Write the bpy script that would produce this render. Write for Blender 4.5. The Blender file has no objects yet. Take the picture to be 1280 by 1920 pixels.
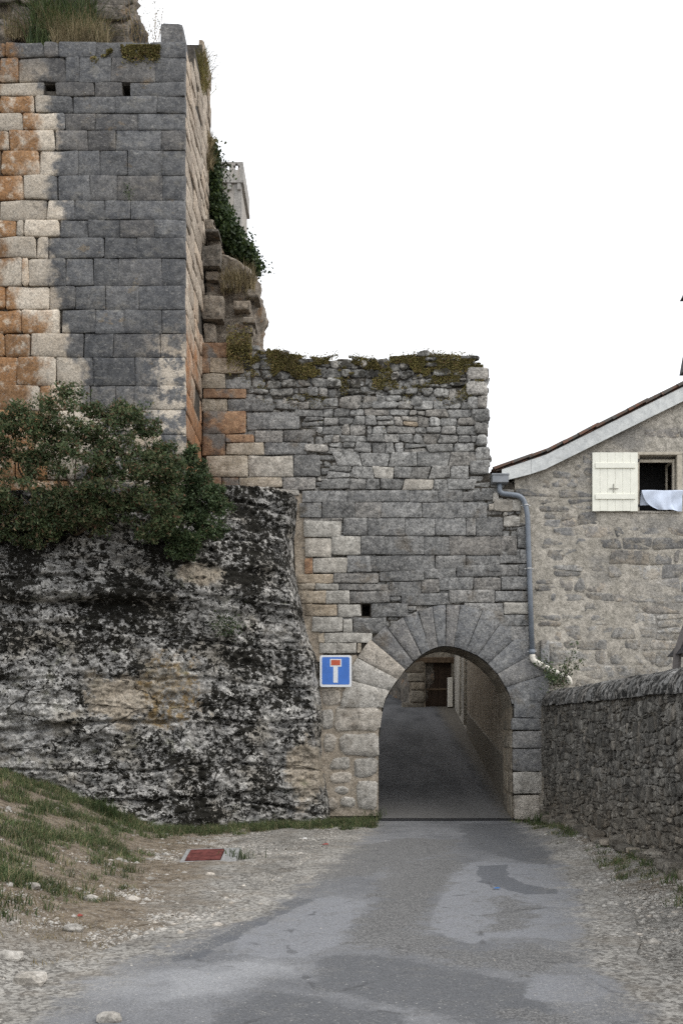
import bpy, bmesh, math, random
import numpy as np
from mathutils import Vector

SC = bpy.context.scene
COL = SC.collection
rad = math.radians

# ------------------------------------------------------------------ camera, sky, sun, exposure
F = 1800.0; CX = 640.0; HY = 1398.0; EYE = 1.65
cam_d = bpy.data.cameras.new('camera'); cam = bpy.data.objects.new('camera', cam_d); COL.objects.link(cam)
cam.location = (0, 0, EYE); cam.rotation_euler = (rad(90), 0, 0)
cam_d.sensor_fit = 'VERTICAL'; cam_d.sensor_height = 36.0; cam_d.sensor_width = 24.0
cam_d.lens = F / 1920 * 36.0
cam_d.shift_y = (HY - 960) / 1920.0
cam_d.clip_start = 0.1; cam_d.clip_end = 2000
SC.camera = cam
SC.cycles.use_denoising = False; SC.render.filter_size = 1.15

SUN_EL, SUN_AZ = rad(48), rad(112)          # azimuth clockwise from +Y
world = bpy.data.worlds.new('World'); SC.world = world; world.use_nodes = True
wn = world.node_tree.nodes; wl = world.node_tree.links; wn.clear()
sky = wn.new('ShaderNodeTexSky'); sky.sky_type = 'NISHITA'; sky.sun_disc = False
sky.sun_elevation = SUN_EL; sky.sun_rotation = SUN_AZ; sky.dust_density = 4.0; sky.air_density = 1.0
wm = wn.new('ShaderNodeMix'); wm.data_type = 'RGBA'; wm.inputs[0].default_value = 0.86
wm.inputs[7].default_value = (11.0, 11.15, 11.4, 1)      # even cloud cover
bg = wn.new('ShaderNodeBackground'); bg.inputs['Strength'].default_value = 0.12
wo = wn.new('ShaderNodeOutputWorld')
wl.new(sky.outputs[0], wm.inputs[6]); wl.new(wm.outputs[2], bg.inputs[0]); wl.new(bg.outputs[0], wo.inputs[0])

sun_d = bpy.data.lights.new('sun', 'SUN'); sun_d.energy = 1.15; sun_d.angle = rad(28); sun_d.color = (1, .965, .91)
sun = bpy.data.objects.new('sun', sun_d); COL.objects.link(sun); sun.location = (5, -10, 40)
sd = Vector((math.sin(SUN_AZ) * math.cos(SUN_EL), math.cos(SUN_AZ) * math.cos(SUN_EL), math.sin(SUN_EL)))
sun.rotation_euler = (-sd).to_track_quat('-Z', 'Y').to_euler()

SC.view_settings.view_transform = 'Standard'; SC.view_settings.look = 'None'
SC.view_settings.gamma = 1; SC.view_settings.use_curve_mapping = False
SC.view_settings.exposure = 0.33

# ------------------------------------------------------------------ small numeric helpers
def P(px, py, Y): return ((px - CX) / F * Y, Y, EYE + (HY - py) / F * Y)
def PX(px, Y): return (px - CX) / F * Y
def PZ(py, Y): return EYE + (HY - py) / F * Y

def _h(ix, iy, iz, s):
    n = (ix * 374761393 + iy * 668265263 + iz * 2147483647 + s * 974711) & 0x7fffffff
    n = ((n ^ (n >> 13)) * 1274126177) & 0x7fffffff
    n = ((n ^ (n >> 16)) * 668265263) & 0x7fffffff
    return ((n ^ (n >> 15)) & 0xffff) / 65535.0
def vnoise(x, y, z, s=0):
    x, y, z = np.broadcast_arrays(np.asarray(x, float), np.asarray(y, float), np.asarray(z, float))
    ix, iy, iz = np.floor(x).astype(np.int64), np.floor(y).astype(np.int64), np.floor(z).astype(np.int64)
    fx, fy, fz = x - ix, y - iy, z - iz
    fx, fy, fz = [f * f * (3 - 2 * f) for f in (fx, fy, fz)]
    def c(a, b, d): return _h(ix + a, iy + b, iz + d, s)
    l = lambda a, b, t: a + (b - a) * t
    return l(l(l(c(0,0,0), c(1,0,0), fx), l(c(0,1,0), c(1,1,0), fx), fy),
             l(l(c(0,0,1), c(1,0,1), fx), l(c(0,1,1), c(1,1,1), fx), fy), fz) * 2 - 1
def fbm(x, y, z, o=4, s=0, g=.5):
    t = 0; a = 1; n = 0
    for k in range(o):
        t = t + a * vnoise(np.asarray(x) * 2**k, np.asarray(y) * 2**k, np.asarray(z) * 2**k, s + k); n += a; a *= g
    return t / n
def sstep(a, b, x):
    t = np.clip((np.asarray(x, float) - a) / (b - a), 0, 1); return t * t * (3 - 2 * t)

LANE0, SLOPE = 21.0, 0.193
def g(x, y):
    x = np.asarray(x, float); y = np.asarray(y, float)
    lane = np.where(y > LANE0, np.minimum((y - LANE0) * SLOPE, 4.2), 0)
    th = 2.5 + .09 * (y - 8.6)
    d = -x - th
    bank = .42 * (np.sqrt(d * d + .09) + d) / 2 * sstep(3, 7, y)
    bank = np.minimum(bank, 1.8 + 0 * bank)
    right = .16 * sstep(2.9, 4.2, x) * sstep(20.4, 17.5, y)
    return lane + bank + right
def gf(x, y): return float(g(x, y))
def GP(px, py):
    Y = 2970.0 / max(py - HY, 60)
    for _ in range(30):
        z = gf(PX(px, Y), Y); Y = .5 * Y + .5 * (EYE - z) * F / max(py - HY, 40)
    return PX(px, Y), Y

# ------------------------------------------------------------------ scene-object helpers
def link(o): COL.objects.link(o); return o
def tag(o, label=None, cat=None, group=None, kind=None):
    if label: o['label'] = label
    if cat: o['category'] = cat
    if group: o['group'] = group
    if kind: o['kind'] = kind
    return o
def thing(name, label, cat, loc=(0, 0, 0), group=None):
    o = link(bpy.data.objects.new(name, None)); o.location = loc; o.empty_display_size = .3
    return tag(o, label, cat, group)
def wloc(o):
    v = Vector(o.location)
    return v + wloc(o.parent) if o.parent else v
def mesh_obj(name, verts, faces, m, parent=None, smooth=False, origin=None):
    """verts are world coordinates; the object's origin goes to `origin` (default: centre of the verts)"""
    verts = np.asarray(verts, float)
    if origin is None: origin = verts.mean(0)
    origin = np.asarray(origin, float)
    me = bpy.data.meshes.new(name)
    me.from_pydata((verts - origin).tolist(), [], faces)
    if smooth: me.polygons.foreach_set('use_smooth', [True] * len(me.polygons))
    if m: me.materials.append(m)
    o = link(bpy.data.objects.new(name, me))
    if parent: o.parent = parent; o.location = Vector(origin) - wloc(parent)
    else: o.location = origin
    return o
def fast_mesh(name, verts, faces, m, parent=None, smooth=False, origin=(0, 0, 0)):
    """verts (N,3), faces (M,k) arrays"""
    verts = np.asarray(verts, np.float32) - np.asarray(origin, np.float32); faces = np.asarray(faces, np.int32); k = faces.shape[1]
    me = bpy.data.meshes.new(name)
    me.vertices.add(len(verts)); me.vertices.foreach_set('co', verts.ravel())
    me.loops.add(faces.size); me.loops.foreach_set('vertex_index', faces.ravel())
    me.polygons.add(len(faces)); me.polygons.foreach_set('loop_start', np.arange(0, faces.size, k, dtype=np.int32))
    me.update(calc_edges=True)
    if smooth: me.polygons.foreach_set('use_smooth', np.ones(len(faces), bool))
    if m: me.materials.append(m)
    o = link(bpy.data.objects.new(name, me))
    if parent: o.parent = parent; o.location = Vector(origin) - wloc(parent)
    else: o.location = origin
    return o
class MB:
    def __init__(s): s.v = []; s.f = []
    def add(s, v, f):
        b = len(s.v); s.v += [tuple(p) for p in v]; s.f += [tuple(i + b for i in q) for q in f]; return s
    def box(s, x0, x1, y0, y1, z0, z1):
        v = [(x, y, z) for z in (z0, z1) for y in (y0, y1) for x in (x0, x1)]
        return s.add(v, [(0,2,3,1), (4,5,7,6), (0,1,5,4), (2,6,7,3), (0,4,6,2), (1,3,7,5)])
    def bbox(s, x0, x1, y0, y1, z0, z1, b=.006):
        """box with chamfered edges"""
        bm = bmesh.new(); bmesh.ops.create_cube(bm, size=1)
        for v in bm.verts:
            v.co = (x0 + (v.co.x + .5) * (x1 - x0), y0 + (v.co.y + .5) * (y1 - y0), z0 + (v.co.z + .5) * (z1 - z0))
        bmesh.ops.bevel(bm, geom=bm.edges[:], offset=b, segments=1, affect='EDGES')
        bm.verts.index_update()
        s.add([v.co[:] for v in bm.verts], [[v.index for v in f.verts] for f in bm.faces]); bm.free(); return s
    def tube(s, pts, r, n=10, cap=True):
        pts = [Vector(p) for p in pts]; rings = []; ref = None
        rs = r if isinstance(r, (list, tuple)) else [r] * len(pts)
        for i, p in enumerate(pts):
            t = (pts[min(i + 1, len(pts) - 1)] - pts[max(i - 1, 0)]).normalized()
            if ref is None:
                ref = t.orthogonal().normalized()
            a = (ref - t * ref.dot(t)).normalized(); ref = a; b = t.cross(a)
            rings.append([p + (a * math.cos(2 * math.pi * k / n) + b * math.sin(2 * math.pi * k / n)) * rs[i] for k in range(n)])
        v = [q for ring in rings for q in ring]; f = []
        for i in range(len(pts) - 1):
            for k in range(n):
                f.append((i * n + k, i * n + (k + 1) % n, (i + 1) * n + (k + 1) % n, (i + 1) * n + k))
        if cap: f += [tuple(range(n - 1, -1, -1)), tuple(range((len(pts) - 1) * n, len(pts) * n))]
        return s.add(v, f)
    def prism(s, poly, y0, y1):
        """polygon in (x,z), extruded from y0 (front) to y1"""
        bm = bmesh.new(); vs = [bm.verts.new((p[0], y0, p[1])) for p in poly]
        f = bm.faces.new(vs); r = bmesh.ops.extrude_face_region(bm, geom=[f])
        for e in r['geom']:
            if isinstance(e, bmesh.types.BMVert): e.co.y = y1
        bmesh.ops.recalc_face_normals(bm, faces=bm.faces[:])
        bmesh.ops.triangulate(bm, faces=[q for q in bm.faces if len(q.verts) > 4])
        bm.verts.index_update()
        s.add([v.co[:] for v in bm.verts], [[v.index for v in q.verts] for q in bm.faces]); bm.free(); return s
    def build(s, name, m, parent=None, smooth=False, origin=None):
        return mesh_obj(name, s.v, s.f, m, parent, smooth, origin)

# ------------------------------------------------------------------ material helpers
class NT:
    def __init__(s, name, rough=.9, spec=.25):
        s.m = bpy.data.materials.new(name); s.m.use_nodes = True; s.t = s.m.node_tree
        s.b = s.t.nodes['Principled BSDF']; s.b.inputs['Roughness'].default_value = rough
        s.b.inputs['Specular IOR Level'].default_value = spec
        s._pos = None
    def n(s, ty, **kw):
        nd = s.t.nodes.new(ty)
        for k, v in kw.items(): setattr(nd, k, v)
        return nd
    def set(s, inp, v):
        if isinstance(v, bpy.types.NodeSocket): s.t.links.new(v, inp)
        elif isinstance(v, (tuple, list)):
            inp.default_value = tuple(v) + (1,) if len(v) == 3 and len(inp.default_value) == 4 else tuple(v)
        else: inp.default_value = v
    @property
    def pos(s):
        if s._pos is None: s._pos = s.n('ShaderNodeNewGeometry').outputs['Position']
        return s._pos
    def xyz(s):
        nd = s.n('ShaderNodeSeparateXYZ'); s.set(nd.inputs[0], s.pos); return nd.outputs
    def scl(s, v, off=(0, 0, 0), vec=None):
        nd = s.n('ShaderNodeMapping'); s.set(nd.inputs['Vector'], vec or s.pos); nd.inputs['Scale'].default_value = v
        nd.inputs['Location'].default_value = off; return nd.outputs[0]
    def noise(s, scale, detail=4, rough=.55, vec=None, dist=0):
        nd = s.n('ShaderNodeTexNoise'); s.set(nd.inputs['Vector'], vec or s.pos)
        nd.inputs['Scale'].default_value = scale; nd.inputs['Detail'].default_value = detail
        nd.inputs['Roughness'].default_value = rough; nd.inputs['Distortion'].default_value = dist
        return nd.outputs[0]
    def vor(s, scale, feature='F1', out='Distance', vec=None, rnd=1):
        nd = s.n('ShaderNodeTexVoronoi', feature=feature); s.set(nd.inputs['Vector'], vec or s.pos)
        nd.inputs['Scale'].default_value = scale; nd.inputs['Randomness'].default_value = rnd
        return nd.outputs[out]
    def math(s, op, a, b=0, c=0, clamp=False):
        nd = s.n('ShaderNodeMath', operation=op, use_clamp=clamp); s.set(nd.inputs[0], a); s.set(nd.inputs[1], b); s.set(nd.inputs[2], c)
        return nd.outputs[0]
    def ss(s, x, a, b, lo=0, hi=1):
        nd = s.n('ShaderNodeMapRange', interpolation_type='SMOOTHSTEP'); s.set(nd.inputs[0], x)
        nd.inputs[1].default_value = a; nd.inputs[2].default_value = b; nd.inputs[3].default_value = lo; nd.inputs[4].default_value = hi
        return nd.outputs[0]
    def mix(s, f, a, b, mode='MIX'):
        nd = s.n('ShaderNodeMix', data_type='RGBA', blend_type=mode, clamp_factor=True); s.set(nd.inputs[0], f); s.set(nd.inputs[6], a); s.set(nd.inputs[7], b)
        return nd.outputs[2]
    def rnd(s):
        a = s.n('ShaderNodeObjectInfo').outputs['Random']; b = s.n('ShaderNodeNewGeometry').outputs['Random Per Island']
        return s.math('FRACT', s.math('ADD', a, b))
    def val(s, col, f):
        nd = s.n('ShaderNodeHueSaturation'); s.set(nd.inputs['Color'], col); s.set(nd.inputs['Value'], f); return nd.outputs[0]
    def bump(s, h, strength=.5, dist=.02):
        nd = s.n('ShaderNodeBump'); s.set(nd.inputs['Height'], h); nd.inputs['Strength'].default_value = strength
        nd.inputs['Distance'].default_value = dist; s.set(s.b.inputs['Normal'], nd.outputs[0])
    def done(s, col):
        s.set(s.b.inputs['Base Color'], col); return s.m

def stone_mat(name, lo, hi, layers=(), dark=.35, pale=.3, bump=.8, darkc=(.03, .03, .028), palec=(.40, .39, .36), var=.35, dthr=.53, pthr=.55, fleck=.62):
    """limestone: two-tone base, per-stone value, dark and pale lichen, extra stain layers fn(NT)->(mask, colour)"""
    t = NT(name)
    big = t.noise(1.1, 3); mid = t.noise(7, 7, .62); fine = t.noise(26, 6, .7)
    r = t.rnd()
    f = t.ss(t.math('ADD', t.math('MULTIPLY', mid, .75), t.math('MULTIPLY', big, .35)), .42, .70)
    c = t.mix(f, lo, hi)
    for L in layers:
        m_, k_ = L(t); c = t.mix(m_, c, k_)
    c = t.val(c, t.math('MULTIPLY_ADD', r, var, 1 - var / 2))
    # a warm or cool cast that differs from stone to stone
    c = t.mix(t.math('MULTIPLY', t.ss(t.math('FRACT', t.math('MULTIPLY', r, 7.31)), .55, 1), .22), c, t.mix(1, c, (1.25, 1.02, .78), 'MULTIPLY'))
    c = t.val(c, t.ss(fine, .34, .66, 1 - .42 * fleck, 1 + .42 * fleck))
    dn = t.noise(8.5, 10, .74)
    c = t.mix(t.math('MULTIPLY', t.ss(dn, dthr, dthr + .07), dark), c, darkc)
    pv = t.noise(15, 8, .75, vec=t.scl((1, 1, 1.3), (7, 3, 1)))
    c = t.mix(t.math('MULTIPLY', t.ss(pv, pthr, pthr + .08), pale), c, palec)
    pit = t.ss(t.noise(44, 4, .7, vec=t.scl((1, 1, 1), (2, 9, 4))), .60, .67)
    c = t.mix(t.math('MULTIPLY', pit, .5 * fleck), c, darkc)
    hgt = t.math('ADD', t.math('MULTIPLY', mid, .45), t.math('ADD', t.math('MULTIPLY', fine, .65), t.math('ADD', t.math('MULTIPLY', t.noise(70, 4, .7), .25), t.math('MULTIPLY', pit, -.12))))
    t.bump(hgt, bump, .032)
    return t.done(c)

def flat_mat(name, col, rough=.6, spec=.3, var=.15, nscale=12, bump=0., metal=0):
    t = NT(name, rough, spec); n_ = t.noise(nscale, 5, .6)
    c = t.val(col if isinstance(col, bpy.types.NodeSocket) else t.mix(0.0, col, col), t.ss(n_, .3, .7, 1 - var, 1 + var))
    t.b.inputs['Metallic'].default_value = metal
    if bump: t.bump(t.noise(nscale * 3, 5, .6), bump, .01)
    return t.done(c)

def leaf_mat(name, cols, rough=.55, trans=.25):
    t = NT(name, rough, .3); r = t.n('ShaderNodeNewGeometry').outputs['Random Per Island']
    nd = t.n('ShaderNodeValToRGB'); t.set(nd.inputs[0], r); cr = nd.color_ramp; cr.interpolation = 'LINEAR'
    while len(cr.elements) < len(cols): cr.elements.new(.5)
    for i, c in enumerate(cols): cr.elements[i].position = c[0]; cr.elements[i].color = (*c[1], 1)
    c = t.val(nd.outputs[0], t.ss(t.noise(2.2, 3), .3, .7, .7, 1.35))
    t.done(c)
    tr = t.n('ShaderNodeBsdfTranslucent'); t.set(tr.inputs['Color'], c)
    mx = t.n('ShaderNodeMixShader'); mx.inputs[0].default_value = trans
    out = t.t.nodes['Material Output']
    t.t.links.new(t.b.outputs[0], mx.inputs[1]); t.t.links.new(tr.outputs[0], mx.inputs[2]); t.t.links.new(mx.outputs[0], out.inputs[0])
    return t.m

# --- tower stain layers
def L_cream(t):        # washed cream area on the left of the tower, edge wanders with height and stone
    x, y, z = t.xyz()
    edge = t.math('MULTIPLY_ADD', t.ss(z, 11.2, 8.2), .75, -5.62)
    d = t.math('SUBTRACT', edge, x)
    d = t.math('ADD', d, t.math('MULTIPLY_ADD', t.noise(1.8, 9, .68), 1.6, -.80))
    d = t.math('ADD', d, t.math('MULTIPLY_ADD', t.rnd(), .34, -.17))
    low = t.math('MAXIMUM', t.ss(z, 8.9, 7.4), t.math('MULTIPLY', t.ss(z, 10.2, 9.0), t.ss(x, -4.1, -3.3)))      # whitened foot
    m = t.math('MAXIMUM', t.ss(d, -.12, .16), t.math('MULTIPLY', low, t.ss(t.noise(3.1, 8, .74), .45, .56)))
    top = t.ss(z, 15.3, 14.3)
    return t.math('MULTIPLY', m, top), t.mix(t.noise(5, 5), (.40, .34, .265), (.60, .545, .465))
def L_wash(t):
    m = t.noise(2.7, 10, .76, vec=t.scl((1, 1, 1.5), (1, 3, 7)))
    return t.ss(m, .53, .64, 0, .62), t.mix(t.noise(9, 5), (.15, .145, .135), (.27, .26, .235))
def L_warmspot(t):
    return t.ss(t.noise(1.9, 8, .72, vec=t.scl((1, 1, 1.3), (6, 1, 2))), .60, .68, 0, .6), (.20, .155, .10)
def L_orange(t):
    x, y, z = t.xyz()
    edge = t.math('MULTIPLY_ADD', t.ss(z, 10.5, 8.8), .75, -6.28)
    d = t.math('ADD', t.math('SUBTRACT', edge, x), t.math('MULTIPLY_ADD', t.noise(1.9, 5, .6, vec=t.scl((1, 1, .7), (4, 0, 2))), 2.0, -1.0))
    d = t.math('ADD', d, t.math('MULTIPLY_ADD', t.rnd(), .7, -.35))
    return t.math('MULTIPLY', t.ss(d, -.1, .35), t.ss(t.noise(6, 4), .25, .5)), t.mix(t.noise(4, 5), (.17, .090, .042), (.33, .195, .100))
def L_sideorange(t):
    x, y, z = t.xyz()
    m = t.math('ADD', t.math('MULTIPLY', t.ss(z, 12.0, 7.5), .55), t.math('MULTIPLY_ADD', t.noise(1.5, 5), 1.2, -.58))
    return t.ss(m, .15, .55), t.mix(t.noise(4, 5), (.27, .125, .055), (.36, .21, .12))
def L_rust(t):
    m = t.noise(2.3, 5, .6, vec=t.scl((1, 1, 1), (9, 2, 5)))
    return t.ss(m, .56, .70, 0, .8), (.24, .15, .08)

def L_grime(t):
    m = t.noise(1.9, 5, .6, vec=t.scl((1, 1, 1), (9, 2, 5)))
    return t.ss(m, .55, .70, 0, .7), (.135, .115, .090)

M = {}
M['tower'] = stone_mat('tower_stone', (.084, .087, .093), (.158, .159, .160), (L_wash, L_warmspot, L_cream, L_orange), dark=.32, pale=.5, bump=.85, var=.42, pthr=.56)
M['tower_side'] = stone_mat('tower_flank_stone', (.30, .25, .20), (.47, .41, .335), (L_sideorange,), dark=.35, pale=.3, bump=.9, palec=(.5, .47, .42), var=.5)
M['grey'] = stone_mat('gate_grey_stone', (.150, .151, .150), (.290, .287, .277), (L_grime,), dark=.55, pale=.6, bump=1.0, var=.45, dthr=.54, fleck=.95, palec=(.38, .37, .345))
M['rubble'] = stone_mat('rubble_grey_stone', (.175, .175, .170), (.355, .352, .337), (), dark=.6, pale=.6, bump=1.0, var=.6, fleck=.95, palec=(.42, .41, .385))
M['rubbletop'] = stone_mat('mossy_head_rubble', (.15, .15, .145), (.36, .355, .335), (lambda t: (t.ss(t.noise(2.6, 7, .7), .47, .56, 0, .9), (.028, .026, .02)),), dark=.7, pale=.5, bump=1.0, var=.6)
M['vous'] = stone_mat('arch_stone', (.150, .154, .160), (.25, .251, .248), (L_grime,), dark=.4, pale=.55, bump=.8, var=.25, fleck=.8, palec=(.42, .41, .38))
M['pale'] = stone_mat('pale_limestone', (.30, .285, .255), (.50, .48, .435), (), dark=.35, pale=.3, bump=.8, var=.25, darkc=(.07, .068, .062))
M['pillar'] = stone_mat('pillar_limestone', (.33, .31, .275), (.52, .495, .45), (L_grime,), dark=.45, pale=.3, bump=1.0, var=.2, darkc=(.06, .058, .054))
M['orange'] = stone_mat('orange_stained_stone', (.18, .105, .065), (.33, .215, .135), (lambda t: (t.ss(t.noise(1.7, 5), .5, .62), (.16, .15, .14)),), dark=.3, pale=.2, bump=.8, var=.4)
M['cream'] = stone_mat('cream_stone', (.27, .23, .175), (.44, .39, .32), (L_grime,), dark=.3, pale=.2, bump=.8, var=.35)
M['ruin'] = stone_mat('ruin_stone', (.15, .125, .10), (.31, .27, .22), (L_rust,), dark=.6, pale=.3, bump=1.0, var=.5)
M['darkruin'] = stone_mat('dark_ruin_stone', (.075, .068, .058), (.19, .17, .145), (L_rust,), dark=.7, pale=.3, bump=1.0, var=.4)
M['joint'] = stone_mat('dark_joint', (.040, .036, .031), (.10, .088, .073), (), dark=.5, pale=.15, bump=.8, var=.1)
M['bed'] = stone_mat('earthy_bedding', (.045, .040, .032), (.105, .092, .074), (), dark=.5, pale=.2, bump=1.0, var=.1)
M['mortar'] = stone_mat('tan_mortar', (.29, .245, .19), (.42, .365, .295), (), dark=.2, pale=.2, bump=.7, var=.1)
L_smear = lambda t: (t.ss(t.noise(3.0, 9, .74, vec=t.scl((1, 1, 1.3), (2, 5, 1))), .47, .57, 0, .9), t.mix(t.noise(6, 5), (.27, .245, .205), (.41, .375, .32)))
L_sooty = lambda t: (t.ss(t.math('ADD', t.noise(.55, 4, .6, vec=t.scl((1, 1, 1.2), (3.3, 0, 8))), t.ss(t.xyz()[2], 3.0, 6.5, -.10, .07)), .47, .60, 0, .6), (.15, .15, .152))
M['housestone'] = stone_mat('house_rubble', (.21, .207, .198), (.42, .405, .375), (L_sooty, L_smear), dark=.4, pale=.45, bump=1.0, var=.5, fleck=.6)
M['plaster'] = stone_mat('worn_lime_pointing', (.30, .28, .24), (.48, .447, .39), (lambda t: (t.ss(t.noise(.8, 5, .65, vec=t.scl((1, 1, 1.6), (6, 0, 1))), .50, .66, 0, .8), (.23, .222, .208)),), dark=.3, pale=.45, bump=.9, var=.05, palec=(.50, .47, .42), fleck=.55)
M['parapet'] = stone_mat('parapet_rubble', (.086, .082, .074), (.215, .205, .184), (lambda t: (t.ss(t.xyz()[2], 1.3, .3, 0, .4), (.165, .138, .102)),), dark=.65, pale=.32, bump=1.0, var=.8, palec=(.34, .33, .30))
M['coping'] = stone_mat('coping_stone', (.12, .12, .116), (.25, .245, .235), (), dark=.97, pale=.5, bump=1.0, var=.4, darkc=(.016, .016, .015), dthr=.462, palec=(.34, .335, .31))
M['farstone'] = stone_mat('far_tower_stone', (.26, .25, .235), (.38, .365, .34), (), dark=.2, pale=.1, bump=.5, var=.12)
M['lanewall'] = stone_mat('lane_render', (.30, .262, .21), (.44, .39, .32), (lambda t: (t.ss(t.noise(3.5, 5, .6, vec=t.scl((1, 1, .25))), .5, .68, 0, .8), (.165, .135, .10)),), dark=.45, pale=.15, bump=.5, var=.05)
M['laneplinth'] = stone_mat('lane_plinth', (.16, .145, .12), (.22, .20, .165), (), dark=.3, pale=.1, bump=.4, var=.05)
M['lanestone'] = stone_mat('lane_stone', (.17, .15, .12), (.30, .27, .22), (), dark=.4, pale=.2, bump=.9, var=.5)
M['shutter'] = flat_mat('cream_painted_wood', (.80, .80, .71), .55, .3, .05, 6)
M['shutterline'] = flat_mat('shutter_iron', (.30, .29, .25), .5)
M['frame'] = flat_mat('beige_window_wood', (.42, .38, .31), .6, .3, .15)
M['verge'] = stone_mat('painted_bargeboard', (.50, .52, .52), (.64, .66, .65), (lambda t: (t.ss(t.noise(2.0, 7, .7, vec=t.scl((1, 1, 2))), .58, .66, 0, .5), (.33, .335, .325)),), dark=.12, pale=.0, bump=.25, var=.03, fleck=.12)
M['zinc'] = flat_mat('grey_pvc', (.165, .19, .225), .45, .4, .12, 5)
M['zincbox'] = flat_mat('grey_gutter_box', (.22, .235, .255), .45, .4, .12, 5)
M['pvc'] = flat_mat('white_pvc', (.68, .65, .58), .45, .4, .12, 8)
M['steel'] = flat_mat('galvanised_steel', (.45, .45, .45), .4, .5, .1, 10, metal=.6)
M['black'] = flat_mat('black_iron', (.012, .012, .014), .5, .4)
M['postgrey'] = flat_mat('brown_grey_post', (.11, .10, .095), .6)
M['signwhite'] = flat_mat('sign_white', (.68, .70, .72), .4, .4, .05)
M['signblue'] = flat_mat('sign_blue', (.042, .155, .52), .4, .4, .10, 4)
M['signred'] = flat_mat('sign_red', (.47, .085, .035), .4, .4, .08)
M['cloth'] = flat_mat('pale_blue_cloth', (.60, .67, .80), .85, .1, .06)
M['dark'] = flat_mat('dark_room', (.02, .02, .02), .9)
M['wood'] = flat_mat('dark_brown_wood', (.035, .022, .014), .7, .2, .3, 9)
M['beam'] = flat_mat('old_beam', (.10, .07, .045), .8, .2, .3, 9)
M['redlid'] = flat_mat('red_iron_lid', (.105, .034, .030), .8, .15, .4, 9, bump=.3)
M['concrete'] = flat_mat('grey_concrete', (.24, .24, .235), .9, .2, .2, 20, bump=.4)
M['iron'] = flat_mat('cast_iron', (.04, .04, .042), .6, .3, .2, 20)
M['litterblue'] = flat_mat('blue_plastic', (.05, .18, .45), .4)
M['litterred'] = flat_mat('red_plastic', (.26, .05, .04), .6)
M['litterwhite'] = flat_mat('white_paper', (.75, .74, .72), .7)
M['twig'] = flat_mat('brown_twig', (.11, .085, .062), .9, .1, .3)
M['drytwig'] = flat_mat('dry_stem', (.20, .15, .09), .9, .1, .3)
M['whitestone'] = stone_mat('white_field_stone', (.24, .225, .20), (.45, .43, .395), (), dark=.15, pale=.1, bump=.6, var=.25)
M['shrub'] = leaf_mat('shrub_leaf', [(0, (.046, .074, .034)), (.5, (.080, .112, .050)), (.76, (.135, .160, .075)), (.88, (.18, .155, .085)), (1, (.18, .095, .06))], trans=.38)
M['shrub2'] = leaf_mat('shrub_leaf_light', [(0, (.034, .056, .026)), (.6, (.065, .10, .042)), (.92, (.10, .135, .06)), (1, (.14, .09, .05))])
M['ivy'] = leaf_mat('ivy_leaf', [(0, (.020, .036, .014)), (.6, (.034, .058, .020)), (1, (.070, .10, .030))])
M['moss'] = leaf_mat('moss_tuft', [(0, (.08, .07, .028)), (.5, (.16, .145, .050)), (.8, (.22, .19, .065)), (1, (.22, .14, .08))], rough=.9, trans=.15)
M['grass'] = leaf_mat('grass_blade', [(0, (.044, .070, .028)), (.50, (.080, .112, .044)), (.75, (.13, .148, .064)), (.9, (.22, .195, .11)), (1, (.28, .23, .14))], rough=.7)
M['drygrass'] = leaf_mat('dry_grass_blade', [(0, (.10, .085, .040)), (.6, (.20, .16, .09)), (1, (.28, .23, .14))], rough=.8)
M['greengrass2'] = leaf_mat('weed_leaf', [(0, (.030, .055, .018)), (1, (.080, .105, .035))], rough=.7)
def tile_mat():
    t = NT('clay_tile', .9); n_ = t.noise(6, 6, .65); r = t.rnd()
    c = t.mix(r, (.085, .058, .044), (.17, .085, .058))
    c = t.mix(t.ss(n_, .44, .56), c, (.085, .080, .072)); c = t.mix(t.ss(t.noise(11, 5, .7), .62, .68), c, (.30, .28, .25))
    t.bump(n_, .5, .02); return t.done(c)
M['tile'] = tile_mat()

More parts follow.
